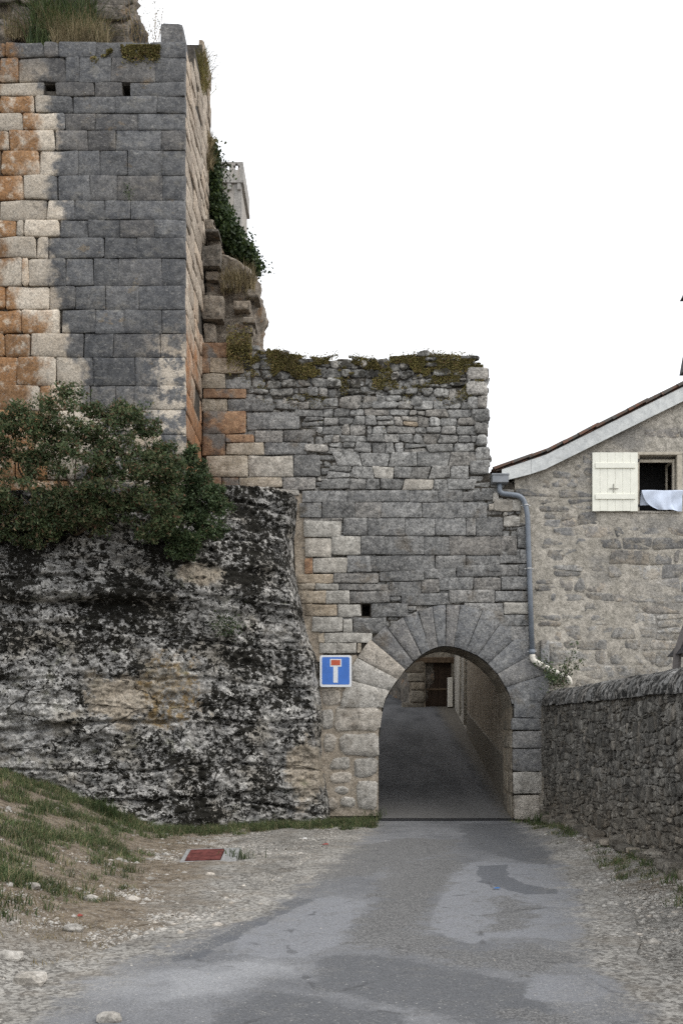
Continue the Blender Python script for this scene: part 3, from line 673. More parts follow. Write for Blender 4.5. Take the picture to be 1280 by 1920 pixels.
# broken step rising to the rear along the right flank
tcore.box(TX1 - 1.0, TX1 - .03, 20.1, 22.6, zt - .12, 16.3); tcore.box(TX1 - 1.0, TX1 - .03, 21.3, 22.6, 16.3, 17.2)
tco = tcore.build('wall_core', M['joint'], tower)
tS = StoneSet(tower, 298); fp = front(TY)
for y0, y1, js in ROWS:
    prev = None
    for j in js:
        if isinstance(j, tuple): prev = j[1]; continue
        if prev is not None and j > prev + 1:
            left = prev + rng.uniform(-2, 2) * 0; u0, u1 = PX(prev, TY), PX(j, TY)
            if j >= 340: u1 = TX1 + .012
            lo, hi = PZ(y1, TY), PZ(y0, TY)
            rough_l = max(0, min(1, (150 - prev) / 100))
            poly = rect_poly(u0, u1, lo, hi, rng, .003 + .010 * rough_l * rng.random(), .012 + .030 * rough_l, .010 + .010 * rough_l)
            tS.put(fp, poly, rng.uniform(.010, .022) + .035 * rough_l * rng.random(), M['tower'], rng, .0055 + .010 * rough_l, .006 + .010 * rough_l)
        prev = j
rl = random.Random(19)
for y0, y1, js in ROWS:
    u1 = PX(js[0], TY); 
    while u1 > -9.5:
        u0 = max(-9.6, u1 - rl.uniform(.45, .95)); u0 = -9.6 if u0 < -9.25 else u0
        tS.put(fp, rect_poly(u0, u1, PZ(y1, TY), PZ(y0, TY), rl, .012, .04, .016), rl.uniform(.015, .05), M['tower'], rl, .018, .014, weight=.05); u1 = u0
# right flank, courses level with the front
sp = Plane((TX1 - .02, 0, 0), (0, 1, 0), (1, 0, 0))
zrows = [(PZ(b, TY), PZ(a, TY)) for a, b, _ in ROWS] + [(zt - .02 + .42 * k, zt + .40 + .42 * k) for k in range(0, 5)]
for lo, hi in zrows:
    if hi < 6.4: continue
    u = TY + .03; first = True
    zc = (lo + hi) / 2
    ymin = TY + .03 if zc < zt else (20.1 if zc < 16.3 else 21.3)
    u = ymin; end = 22.55 if zc > 12.6 else 21.4
    if zc > 17.3: continue
    while u < end:
        l = rng.uniform(.42, .95); b = min(u + l, end)
        if end - b < .25: b = end
        if rng.random() < .03 and not first: u = b; continue
        poly = rect_poly(u, b, lo, hi, rng, .02, .045, .014)
        tS.put(sp, poly, rng.uniform(.0, .035), M['tower_side'], rng, .02, .012); first = False
        u = b
# corner block left on the wall head, and a few loose wall-head stones
def block(S_or_parent, x0, x1, y0, y1, z0, z1, m, seed=0, b=.025, name='stone', jit=.02):
    """one rough squared stone"""
    bm = bmesh.new(); bmesh.ops.create_cube(bm, size=2); bmesh.ops.subdivide_edges(bm, edges=bm.edges[:], cuts=2, use_grid_fill=True); bm.verts.index_update()
    V = np.array([q.co[:] for q in bm.verts]); Fc = [[q.index for q in ff.verts] for ff in bm.faces]; bm.free()
    V = np.sign(V) * np.abs(V) ** .45; V = V * (1 - .035 * np.maximum(0, (np.abs(V) > .9).sum(1) - 1))[:, None]
    V = V * (1 + 5 * jit * fbm(V[:, 0] * 1.3 + seed * 3.7, V[:, 1] * 1.3, V[:, 2] * 1.3, 3, 5))[:, None]
    V = V / np.abs(V).max(0)
    V = V * np.array(((x1 - x0) / 2, (y1 - y0) / 2, (z1 - z0) / 2)) + np.array(((x0 + x1) / 2, (y0 + y1) / 2, (z0 + z1) / 2))
    return mesh_obj(name, V, Fc, m, S_or_parent, smooth=False)
def cut_holes(o, boxes):
    """square holes left by scaffold beams, cut into a wall core"""
    cb = MB()
    for b in boxes: cb.box(*b)
    c = cb.build('cutter', None); md = o.modifiers.new('holes', 'BOOLEAN'); md.operation = 'DIFFERENCE'; md.object = c; md.solver = 'EXACT'
    bpy.context.view_layer.update()
    me = bpy.data.meshes.new_from_object(o.evaluated_get(bpy.context.evaluated_depsgraph_get())); o.modifiers.clear(); o.data = me
    bpy.data.objects.remove(c)
tS.finish()
cut_holes(tco, [(PX(a, TY), PX(b, TY), TY - .1, TY + .7, PZ(d, TY), PZ(c, TY)) for a, b, c, d in ((84, 105, 156, 168), (230, 244, 157, 179), (113, 125, 611, 624))])
block(tower, PX(300, TY), PX(343, TY), TY + .02, TY + .75, zt - .1, PZ(40, TY), M['tower'], 3)
block(tower, PX(343, TY) - .3, PX(349, TY), TY + .75, TY + 1.4, zt - .1, zt + .28, M['tower_side'], 4)
block(tower, PX(245, TY), PX(296, TY), TY + .15, TY + .7, zt - .15, zt + .12, M['tower'], 5)
block(tower, PX(118, TY), PX(175, TY), TY + .2, TY + .7, zt - .15, zt + .09, M['tower'], 6)

# higher ruin set back at the top left
def lumpy(name, parent, x0, x1, y0, y1, z0, z1, m, seed, right=None, top=None, amp=.18, step=.09):
    """rough broken masonry mass: a displaced slab front with returning sides and top"""
    nu = int((x1 - x0 + 2 * (y1 - y0)) / step); nv = int((z1 - z0) / step) + 8
    dy = y1 - y0; L = x1 - x0
    s = np.linspace(0, L + 2 * dy, nu); v = np.linspace(0, 1.12, nv); S_, V_ = np.meshgrid(s, v)
    rf = right if right else (lambda z: x1 + 0 * z); tf = top if top else (lambda x: z1 + 0 * x)
    Zr = z0 + np.minimum(V_, 1) * (z1 - z0)
    X = np.clip(S_ - dy, 0, L) / L
    xr = rf(Zr); X = x0 + X * (xr - x0)
    Y = np.where(S_ < dy, y1 - S_, np.where(S_ > dy + L, y0 + (S_ - dy - L), y0))
    zt_ = tf(X); Z = z0 + np.minimum(V_, 1) * (zt_ - z0)
    n_ = fbm(X * 1.6, Y * 1.6, Z * 2.2, 4, seed, .6); n2 = fbm(X * 5, Y * 5, Z * 7, 3, seed + 9, .6)
    cell = np.floor(Z * 3.2 + .3 * vnoise(X * 2, Y, Z, seed)); n3 = _h(cell.astype(np.int64), np.floor(X * 2.2 + cell * .5).astype(np.int64), np.floor(Y * 2).astype(np.int64), seed) - .5
    d = amp * n_ + amp * .4 * n2 + amp * .7 * n3
    fr_ = (S_ >= dy) & (S_ <= dy + L)
    Y = np.where(fr_, Y - d, Y); X = np.where(S_ > dy + L, X + d, np.where(S_ < dy, X - d, X))
    Z = Z + .25 * amp * n2
    b = np.clip((V_ - 1) / .12, 0, 1); Y = Y + (y1 - .05 - Y) * b * (Y < y1); 
    i = np.arange(X.size).reshape(X.shape); q = np.stack([i[:-1, :-1], i[:-1, 1:], i[1:, 1:], i[1:, :-1]], -1).reshape(-1, 4)
    return fast_mesh(name, np.stack([X, Y, Z], -1).reshape(-1, 3), q, m, parent, smooth=False, origin=((x0 + x1) / 2, y1, z0))
keep = thing('ruined_keep', 'dark overgrown ruined masonry rising behind the tower top at the upper left', 'ruin', (-7, 22, 15.0))
lumpy('wall_core', keep, -10.5, PX(238, 21), 20.6, 22.5, 15.0, 19.6, M['darkruin'], 5, right=lambda z: np.interp(z, [15, 17.2, 17.9, 19.6], [PX(236, 20.6), PX(238, 20.6), PX(238, 20.6), PX(200, 20.6)]), amp=.28)
kS = StoneSet(keep, 60); r_ = random.Random(77)
rubble(kS, front(20.5), -7.6, PX(225, 20.5), 15.3, 19.3, (.28, .45), (.35, .8), lambda u, v, a, b: True, M['darkruin'], r_, (-.06, .10), .03, .45, .12)
kS.finish()

# ------------------------------------------------------------------ broken wall between tower and gate
ruin = thing('broken_wall', 'broken stub of rubble masonry with ragged toothed edge between the tower and the gateway', 'ruin', (-2.7, 22, 10.0))
RP = [(420, 398), (440, 410), (470, 418), (495, 455), (518, 484), (545, 482), (565, 478), (585, 472), (602, 482), (622, 477), (642, 468), (720, 462)]
def ruin_right(z):
    py = HY - (z - EYE) / 21.4 * F
    return (np.interp(py, [a for a, b in RP], [b for a, b in RP]) - CX) / F * 21.4
lumpy('wall_core', ruin, TX1 + .02, -1.9, 21.45, 23.4, 9.3, 13.4, M['ruin'], 8, right=ruin_right, amp=.16, step=.06)
for k, (a, b, c, d, dy) in enumerate([(384, 412, 432, 440, .55), (378, 416, 462, 503, .5), (384, 409, 505, 522, .25), (378, 421, 556, 602, .5), (381, 405, 604, 641, .3), (436, 470, 562, 580, .35), (455, 480, 595, 606, .4), (462, 486, 540, 556, .3), (410, 440, 520, 536, .2), (440, 475, 600, 622, .25)]):
    block(ruin, PX(a, 21.2), PX(b, 21.2), 21.4 - dy * .6, 21.8, PZ(d, 21.2), PZ(c, 21.2), M['ruin'] if k > 1 else M['darkruin'], 40 + k, .02, 'stone', .035)

# ------------------------------------------------------------------ gate wall
GY = 21.0
gate = thing('gateway_wall', 'old grey stone gateway wall pierced by a round arch, mossy on its ragged top', 'gateway', (1.6, 21.6, 0))
ACX, ACZ = PX(834, GY), PZ(1327, GY)          # arch centre
ARC = [(960, 1327), (953, 1303), (937, 1273), (922, 1254), (905, 1238), (876, 1222), (855, 1215), (832, 1212), (812, 1217), (798, 1224), (770, 1247), (747, 1274), (730, 1298), (720, 1318), (718, 1327)]
_ap = [(PX(a, GY) - ACX, PZ(b, GY) - ACZ) for a, b in ARC]; _at = [math.atan2(max(z, 0), x) for x, z in _ap]; _ar = [math.hypot(x, z) for x, z in _ap]
def arch_pt(th, kx=0, kz=0):       # th 0 = right springing, pi = left
    r = float(np.interp(th, _at, _ar)) + kx; return ACX + r * math.cos(th), ACZ + r * math.sin(th)
TOPP = [(380, 640), (470, 642), (500, 646), (525, 655), (545, 662), (600, 668), (640, 662), (690, 670), (760, 664), (800, 659), (860, 664), (888, 670), (904, 682), (911, 720), (914, 800), (917, 884)]
def top_at(px): return float(np.interp(px, [a for a, b in TOPP[:13]], [b for a, b in TOPP[:13]]))
gw = lambda px, py: (PX(px, GY), PZ(py, GY))
outline = [gw(381, 1580)] + [gw(a, b + 10) for a, b in TOPP[:-4]] + [gw(902, 684), gw(907, 720), gw(911, 800), gw(914, 884), gw(960, 905), gw(972, 930), gw(978, 1170), gw(990, 1215), gw(1012, 1275), gw(1012, 1300), gw(1010, 1580)]
outline += [(arch_pt(0)[0], -.5)] + [arch_pt(th) for th in np.linspace(0, math.pi, 25)] + [gw(712.5, 1360), gw(709.5, 1400), (PX(709.5, GY), -.5)]
MB().prism(outline, GY + .05, GY + 1.15).build('wall_core', M['bed'], gate)
cut_holes([q for q in gate.children][-1], [(PX(678, GY), PX(694, GY), GY - .2, GY + .7, PZ(1155, GY), PZ(1132, GY))])
so = MB(); ap = [arch_pt(th, -.006, -.006) for th in np.linspace(0, math.pi, 25)]; ap = [(ap[0][0], -.3)] + ap + [gw(713, 1360), gw(710, 1400), (PX(710, GY), -.3)]
for (xa, za), (xb, zb_) in zip(ap, ap[1:]): so.add([(xa, GY + .0, za), (xb, GY + .0, zb_), (xb, GY + 1.15, zb_), (xa, GY + 1.15, za)], [(0, 3, 2, 1)])
MB().prism([gw(548, 925), gw(575, 925), gw(588, 1060), gw(585, 1150), gw(604, 1200), gw(606, 1240), gw(560, 1240)], GY + .02, GY + .1).build('mortar_bed', M['mortar'], gate)
so.build('soffit', M['lanestone'], gate)
gS = StoneSet(gate, 300); gp = front(GY); rng = random.Random(4)
def gst(px0, px1, py0, py1, m, cham=.018, proud=(.010, .030), gap=.004, jit=.013, bev=.006, rough=.009, force=True):
    u0, u1 = PX(px0, GY), PX(px1, GY); v0, v1 = PZ(py1, GY), PZ(py0, GY)
    gS.put(gp, rect_poly(u0, u1, v0, v1, rng, gap, cham, jit), rng.uniform(*proud), M[m], rng, bev, rough, force=force)
# toothed ashlar next to the tower
for q in [(379,435,643,671,'orange'),(394,458,671,700,'cream'),(379,394,671,700,'orange'),(379,423,701,729,'cream'),(423,470,712,729,'grey'),(382,461,729,747,'orange'),
          (379,426,748,771,'cream'),(428,512,748,772,'grey'),(381,462,772,813,'orange'),(463,561,774,806,'grey'),(380,422,814,854,'orange'),(423,477,814,830,'orange'),
          (424,495,831,853,'cream'),(478,531,807,830,'grey'),(532,585,807,829,'grey'),(496,576,830,853,'grey'),(387,465,855,894,'cream'),(466,550,855,894,'pale'),
          (551,600,853,894,'grey'),(380,415,895,918,'orange'),(416,447,895,918,'orange'),(449,529,896,914,'cream'),(531,592,895,918,'grey'),(447,510,918,930,'pale'),(511,561,917,930,'pale'),(380,446,919,935,'orange')]:
    gst(*q, cham=.022)
# ashlar courses under the rubble, joints in the zoomed crop's units
def crow(v0, v1, joints, mats):
    for k in range(len(joints) - 1):
        a, b = joints[k], joints[k + 1]
        if a is None or b is None: continue
        m = mats if isinstance(mats, str) else mats.get(k, 'grey')
        gst(540 + a / 2.56, 540 + b / 2.56, 900 + v0 / 2.56 + rng.uniform(-.6, .6), 900 + v1 / 2.56 + rng.uniform(-.6, .6), m)
crow(50, 108, [65, 284, 579, 716, 836], 'grey'); crow(55, 100, [836, 886, 982], 'grey'); crow(60, 108, [982, 1010], 'pale')
crow(108, 183, [57, 161, 321, 448, 641, 796, 956], 'grey'); crow(115, 150, [960, 985], 'pale'); crow(92, 150, [987, 1075, 1120], 'pale'); crow(155, 172, [1030, 1052], 'pale')
crow(186, 196, [75, 262], 'grey'); crow(196, 277, [75, 255], 'pale'); crow(182, 268, [262, 379, 561, 706, 851, 900, 1028], 'grey'); crow(175, 225, [1030, 1110], 'pale')
crow(280, 370, [82, 206], 'pale'); crow(270, 360, [206, 349, 464, 653, 772, 968, 1095], {0: 'pale'}); crow(232, 330, [1098, 1150], 'grey')
crow(374, 450, [80, 119], 'orange'); crow(374, 446, [119, 284], 'pale'); crow(362, 440, [284, 397, 536, 704, 849, 1013], 'grey'); crow(335, 402, [1013, 1110, 1160], 'grey')
crow(452, 495, [48, 219], 'cream'); crow(444, 496, [221, 434], 'grey'); crow(434, 486, [440, 654], 'grey'); crow(424, 472, [654, 803], 'grey'); crow(412, 464, [808, 973], 'grey'); crow(404, 462, [973, 1105, 1165], 'grey')
crow(498, 527, [48, 131], 'cream'); crow(498, 528, [131, 244], 'pale'); crow(498, 530, [246, 482], 'grey'); crow(488, 556, [484, 638], 'grey'); crow(478, 542, [639, 723], 'grey'); crow(468, 528, [725, 888, 1020], 'grey'); crow(462, 528, [1021, 1165], 'grey')
crow(532, 591, [65, 181], 'cream'); crow(530, 592, [181, 296], 'pale'); crow(532, 590, [297, 486], 'grey'); crow(558, 582, [488, 540], 'grey'); crow(542, 600, [542, 768], 'grey'); crow(530, 588, [770, 991], 'grey'); crow(532, 584, [991, 1165], 'grey')
crow(596, 653, [83, 236], 'cream'); crow(596, 656, [237, 350], 'pale'); crow(590, 657, [397, 574], 'grey'); crow(590, 650, [840, 1032], 'grey'); crow(588, 645, [1033, 1170], 'pale')
crow(657, 730, [115, 261], 'pale'); crow(668, 728, [262, 310], 'pale'); crow(660, 732, [312, 468], 'grey'); crow(648, 700, [975, 1175], 'grey'); crow(606, 628, [575, 612], 'grey')
crow(734, 780, [145, 174], 'cream'); crow(734, 780, [175, 402], 'pale'); crow(704, 770, [1050, 1180], 'grey')
crow(782, 832, [150, 234], 'pale'); crow(784, 832, [234, 328], 'pale'); crow(782, 832, [330, 352], 'cream'); crow(775, 850, [1110, 1185], 'grey')
# arch ring
def ray(th, k):         # point at distance k beyond the intrados
    x, z = arch_pt(th); n = math.atan2(math.sin(th) * 1.0, math.cos(th) * 1.12)
    return x + k * math.cos(n), z + k * math.sin(n)
vth = [180, 163, 149, 136, 124.5, 114, 105, 97, 89.5, 82, 70, 58, 46, 33, 19, 3]
vlen = [.95, 1.02, 1.05, .98, .93, .92, .90, .91, .92, .95, .98, 1.0, 1.0, .96, .85]
for k in range(len(vth) - 1):
    a, b = math.radians(vth[k]) - .002, math.radians(vth[k + 1]) + .002; L = vlen[k] * rng.uniform(.97, 1.03)
    mid = [a + (b - a) * t for t in (0, .5, 1)]
    inner = [ray(t, .01) for t in mid]; outer = [ray(t, L) for t in mid]
    side1 = ray(a, L * .5); side2 = ray(b, L * .5)
    poly = inner[::-1] + [side1] + outer + [side2]
    poly = poly[::-1]
    jit = [(x + rng.uniform(-.006, .006), z + rng.uniform(-.006, .006)) for x, z in poly]
    if sum(jit[i][0] * jit[(i + 1) % len(jit)][1] - jit[(i + 1) % len(jit)][0] * jit[i][1] for i in range(len(jit))) < 0: jit = jit[::-1]
    gS.put(gp, jit, rng.uniform(.027, .031), M['pillar' if k < 3 else 'vous'], rng, .0035, .005, back=.12, force=True)
# left pier below the sign, big rounded stones bedded in tan mortar
mo = MB(); mo.prism([gw(604, 1228), gw(668, 1228), gw(716, 1320), gw(709.5, 1375), gw(709.5, 1530), gw(600, 1530), gw(590, 1420)], GY + .012, GY + .06); mo.build('mortar_bed', M['mortar'], gate)
for q in [(602,640,1290,1322),(642,716,1286,1324),(627,715,1324,1371),(602,626,1330,1368),(634,709,1374,1418),(606,630,1376,1412),(663,709,1420,1459),(618,655,1419,1443),(617,661,1448,1470),(626,655,1472,1491),(667,709,1464,1518),(638,666,1494,1514),(612,634,1494,1520)]:
    gst(*q, 'pillar', cham=.10, proud=(.0, .03), jit=.03, bev=.03, rough=.014)
# right pier
for q in [(962,1013,1308,1346),(958,1013,1346,1369),(959,1014,1370,1403),(959,1014,1404,1446),(961,1015,1447,1488),(963,1010,1490,1537)]:
    gst(*q, 'vous' if q[3] < 1450 else 'pillar', cham=.025, proud=(.028, .042))
for q in [(962,1013,1258,1306),(1013,1030,1200,1300)]: gst(*q, 'vous', proud=(.0, .01))
# reveal stones of the right jamb
jp = Plane((arch_pt(0)[0] + .02, 0, 0), (0, -1, 0), (-1, 0, 0))
for y0, y1 in [(1346,1369),(1370,1403),(1404,1446),(1447,1488),(1490,1537)]:
    for a, b in ((GY + .03, GY + .55), (GY + .56, GY + 1.13)):
        gS.put(jp, rect_poly(-b, -a, PZ(y1, GY), PZ(y0, GY), rng, .012, .03, .008), rng.uniform(.02, .035), M['lanestone'], rng, .014, .007)
# rubble upper part
def in_rubble(u, v, a, b):
    px = CX + u / GY * F; py = HY - (v - EYE) / GY * F; dpx = a / GY * F * .8; dpy = b / GY * F
    if py - dpy < top_at(px) - 3 or px + dpx > 918: return False
    lim = 435 if py < 700 else 470 if py < 748 else 513 if py < 773 else 562 if py < 806 else 586 if py < 830 else 577 if py < 853 else 601 if py < 895 else 593
    if py < 672: lim = 462
    if px - dpx * .6 < lim: return False
    if py + dpy * .6 > 921: return False
    if px > 860 and False: return False
    return True
def rub_mat(u, v): return M['rubbletop'] if HY - (v - EYE) / GY * F < 745 + 14 * math.sin(u * 3) else (M['pale'] if rng.random() < .04 else (M['cream'] if rng.random() < .03 else M['rubble']))
rubble(gS, gp, PX(462, GY), PX(914, GY), PZ(919, GY), PZ(850, GY), (.20, .32), (.30, .70), in_rubble, rub_mat, rng, (.008, .035), .014, .0, .022, .012, bev=.007, rough=.01)
rubble(gS, gp, PX(462, GY), PX(914, GY), PZ(850, GY), PZ(765, GY), (.16, .27), (.20, .46), in_rubble, rub_mat, rng, (.004, .05), .020, .0, .035, .02, bev=.009)
rubble(gS, gp, PX(462, GY), PX(914, GY), PZ(765, GY), PZ(645, GY), (.15, .27), (.16, .38), in_rubble, rub_mat, rng, (-.02, .07), .028, .03, .06, .035, rough=.022)
def in_fill(u, v, a, b):
    px = CX + u / GY * F; py = HY - (v - EYE) / GY * F
    return not (668 < px < 704 and 1122 < py < 1164) and 440 < px < 978 and py > top_at(px) + 6 and (px < 908 or py > 905) and (px < 962 or py > 935) and (py < 915 or px > 565) and py < 1190
rubble(gS, gp, PX(440, GY), PX(980, GY), PZ(1190, GY), PZ(660, GY), (.13, .22), (.16, .40), in_fill, M['rubble'], rng, (-.045, -.022), .02, .0, .04, .02, weight=.02, rough=.016)
# dressed edge on the right
v = PZ(890, GY)
while v < PZ(690, GY):
    h = rng.uniform(.2, .34); w = rng.uniform(.25, .55); e = 913 + (HY - (v - EYE) / GY * F - 690) / 190 * 4
    gS.put(gp, rect_poly(PX(e, GY) - w, PX(e, GY) + rng.uniform(-.02, .02), v, v + h, rng, .02, .05, .014), rng.uniform(.05, .075), M['rubble'], rng, .02, .012); v += h
gS.finish()
# rounded stones along the ragged head
for k in range(26):
    px = 480 + k * 16.5 + rng.uniform(-5, 5); s_ = rng.uniform(.10, .2); x = PX(px, GY); z = PZ(top_at(px) + 6, GY)
    if px < 900: block(gate, x - s_, x + s_, GY + .05 + rng.uniform(0, .35), GY + .45 + rng.uniform(0, .35), z - .12, z + rng.uniform(.02, .09), M['rubble'], 200 + k, .03, 'stone', .035)
# dark hole of a putlog, as a recessed box
# ------------------------------------------------------------------ lane behind the arch
lw = thing('lane_side_wall', 'dark stone side wall hidden left of the lane behind the arch', 'wall', (.3, 26, 0))
MB().box(-.6, .55, 22.16, 33.5, -.3, 9.5).build('wall', M['lanewall'], lw)
cov = thing('lane_shade_cover', 'unseen ceiling over the lane just behind the arch', 'shade', (2, 25, 5))  # out of view, added to keep skylight off the lane
MB().box(-.4, 4.6, 22.17, 24.6, 5.25, 5.5).build('shade', M['beam'], cov)
for k in range(2): MB().bbox(.56, 3.8, 22.6 + k, 22.78 + k, 5.05, 5.248, .01).build('shade_joist', M['beam'], cov)

# ------------------------------------------------------------------ house on the right
HYF = 21.10
house = thing('stone_house', 'rubble stone gable house with cream shutter and tiled roof to the right of the gateway', 'house', (8, 25, 0))
XL, XR, XM = 3.80, 16.2, 10.0
kick = [(PX(938, HYF), PZ(884, HYF)), (PX(1019, HYF), PZ(857, HYF)), (XM, PZ(857, HYF) + (XM - PX(1019, HYF)) * .495)]
def roof_z(x):
    x = x if x <= XM else 2 * XM - x; return float(np.interp(x, [a for a, b in kick], [b for a, b in kick]))
wx0, wx1, wz0, wz1 = PX(1196, HYF), PX(1272, HYF), PZ(958, HYF), PZ(853, HYF)
hw = MB()
def wallface(poly): hw.prism(poly, HYF, HYF + .5)
cut = .22
wallface([(XL, -.5), (wx0, -.5), (wx0, roof_z(wx0) - cut), (PX(1019, HYF), roof_z(PX(1019, HYF)) - cut), (XL, roof_z(XL) - cut)])
wallface([(wx0 + .0005, -.5), (wx1, -.5), (wx1, wz0), (wx0 + .0005, wz0)]); wallface([(wx0 + .0005, wz1), (wx1, wz1), (wx1, roof_z(wx1) - cut), (wx0 + .0005, roof_z(wx0) - cut)])
wallface([(wx1 + .0005, -.5), (XR, -.5), (XR, roof_z(XR) - cut), (XM, roof_z(XM) - cut), (wx1 + .0005, roof_z(wx1) - cut)])
hw.build('wall', M['plaster'], house)
SKW = .032
sw = MB()   # flank wall along the lane
sw.add([(XL, HYF + .5, -.5), (XL + SKW * 10, 31.5, -.5), (XL + SKW * 10, 31.5, 7.2), (XL, HYF + .5, 7.2), (XL + .5, HYF + .5, -.5), (XL + SKW * 10 + .5, 31.5, -.5), (XL + SKW * 10 + .5, 31.5, 7.2), (XL + .5, HYF + .5, 7.2)],
       [(0, 3, 2, 1), (4, 5, 6, 7), (0, 1, 5, 4), (3, 7, 6, 2), (1, 2, 6, 5), (0, 4, 7, 3)]); sw.build('flank_wall', M['lanewall'], house)
pl = MB(); z0, z1 = 1.25, 2.75
pl.add([(XL - .035, HYF + .55, -.3), (XL + SKW * 10 - .035, 31.45, 1.2), (XL + SKW * 10 - .035, 31.45, z1), (XL - .035, HYF + .55, z0), (XL + .02, HYF + .55, -.3), (XL + SKW * 10 + .02, 31.45, 1.2), (XL + SKW * 10 + .02, 31.45, z1 + .04), (XL + .02, HYF + .55, z0 + .04)],
       [(0, 3, 2, 1), (3, 7, 6, 2), (0, 4, 7, 3), (1, 2, 6, 5)]); pl.build('plinth', M['laneplinth'], house)
MB().box(XR - .5, XR, HYF + .5, 31.5, -.5, 7).build('flank_wall', M['plaster'], house)
MB().prism([(XL + .9, -.5), (XR - .5, -.5), (XR - .5, roof_z(XR - .5) - .05), (XM, roof_z(XM) - .05), (XL + .9, roof_z(XL + .9) - .05)], 31.0, 31.5).build('rear_wall', M['plaster'], house)
# stones showing through the pointing
hS = StoneSet(house, 290); rng = random.Random(21); hp = front(HYF)
def in_house(u, v, a, b):
    px = CX + u / HYF * F; py = HY - (v - EYE) / HYF * F
    if u - a < PX(994 if py > 925 else 945, HYF): return False
    if v + b > roof_z(u - a) - .30: return False
    if wx0 - .12 < u + a and u - a < wx1 + .12 and wz0 - .08 < v + b and v - b < wz1 + .1: return False
    return True
rubble(hS, hp, PX(960, HYF), PX(1420, HYF), 1.2, 9.5, (.22, .34), (.28, .72), in_house, M['housestone'], rng, (-.006, .009), .026, .06, .05, .022, bev=.008, rough=.012, split=.2)
rubble(hS, hp, PX(960, HYF), PX(1300, HYF), .1, 1.2, (.25, .36), (.3, .75), in_house, M['housestone'], rng, (-.005, .02), .03, .3, .09, .03, weight=.2)
hS.finish()
# bargeboard
def barge(a, b, name='bargeboard'):
    m = MB(); xs_ = [x for x in ([a] + [kick[1][0]] + [b]) if a <= x <= b]
    top_ = [(x, roof_z(x)) for x in xs_]; bot = [(x, roof_z(x) - .31 + (.05 if x < kick[0][0] + .02 else 0)) for x in xs_[::-1]]
    m.prism(top_ + bot, HYF - .16, HYF - .125); return m.build(name, M['verge'], house)
barge(kick[0][0], PX(992, HYF)); barge(PX(992, HYF) + .006, XM)
m = MB(); m.prism([(XM + .003, roof_z(XM)), (XR, roof_z(XR)), (XR, roof_z(XR) - .31), (XM + .003, roof_z(XM) - .31)], HYF - .16, HYF - .125); m.build('bargeboard', M['verge'], house)
# roof slab + canal tiles
roof = MB()
for s in (0, 1):
    pts = [(kick[0][0] - .12, kick[0][1] - .035), kick[1], kick[2]]
    if s: pts = [(2 * XM - x, z) for x, z in pts][::-1]
    for (xa, za), (xb, zb) in zip(pts, pts[1:]):
        roof.add([(xa, HYF - .12, za + .004), (xb, HYF - .12, zb + .004), (xb, 31.6, zb + .004), (xa, 31.6, za + .004), (xa, HYF - .12, za + .03), (xb, HYF - .12, zb + .03), (xb, 31.6, zb + .03), (xa, 31.6, za + .03)],
                 [(0, 3, 2, 1), (4, 5, 6, 7), (0, 1, 5, 4), (2, 3, 7, 6), (0, 4, 7, 3), (1, 2, 6, 5)])
roofo = roof.build('roof', M['tile'], house)
def tile_mesh():
    n = 6; L = .50; v = []; f = []
    for j, (x, r, dz) in enumerate(((0, .105, .0), (L, .080, .0))):
        for k in range(n + 1):
            t = math.pi * k / n; v.append((x, -math.cos(t) * r, math.sin(t) * r * .85)); 
        for k in range(n + 1):
            t = math.pi * k / n; v.append((x, -math.cos(t) * (r - .016), math.sin(t) * (r - .016) * .85))
    A = n + 1
    for k in range(n):
        f += [(k, k + 1, 2 * A + k + 1, 2 * A + k), (A + k + 1, A + k, 3 * A + k, 3 * A + k + 1), (k + 1, k, A + k, A + k + 1), (2 * A + k, 2 * A + k + 1, 3 * A + k + 1, 3 * A + k)]
    me = bpy.data.meshes.new('tile'); me.from_pydata(v, [], f); me.materials.append(M['tile']); return me
tm = tile_mesh(); base_r = wloc(roofo); nt = 0
for col in range(14):
    x = kick[0][0] - .16; y = HYF - .10 + col * .19
    while x < XM - .1 and nt < 290:
        sl = math.atan((roof_z(x + .4) - roof_z(x)) / .4) if x > kick[0][0] - .02 else math.atan(.33)
        o = link(bpy.data.objects.new('tile', tm)); o.parent = roofo
        z = roof_z(max(x, kick[0][0])) - (max(0, kick[0][0] - x)) * .33 + .040
        jr = rng.uniform(-.03, .03)
        o.location = Vector((x, y + rng.uniform(-.012, .012), z + rng.uniform(-.004, .008))) - base_r
        o.rotation_euler = (0, -sl - .055 + jr * .4, jr); x += .40 * math.cos(sl); nt += 1
rng2 = random.Random(5)
stuff = MB()
tv = [v.co.copy() for v in tm.vertices]; tf = [list(p.vertices) for p in tm.polygons]
for col in range(14, 54):
    x = kick[0][0] - .16; y = HYF - .10 + col * .19
    while x < XM - .1:
        sl = math.atan((roof_z(x + .4) - roof_z(x)) / .4) if x > kick[0][0] - .02 else math.atan(.33); z = roof_z(max(x, kick[0][0])) - (max(0, kick[0][0] - x)) * .33 + .04
        c_, s_ = math.cos(sl + .035), math.sin(sl + .035)
        stuff.add([(x + v.x * c_ - v.z * s_, y + v.y, z + v.x * s_ + v.z * c_) for v in tv], tf); x += .40 * math.cos(sl)
stuff.build('far_tiles', M['tile'], roofo)['kind'] = 'stuff'
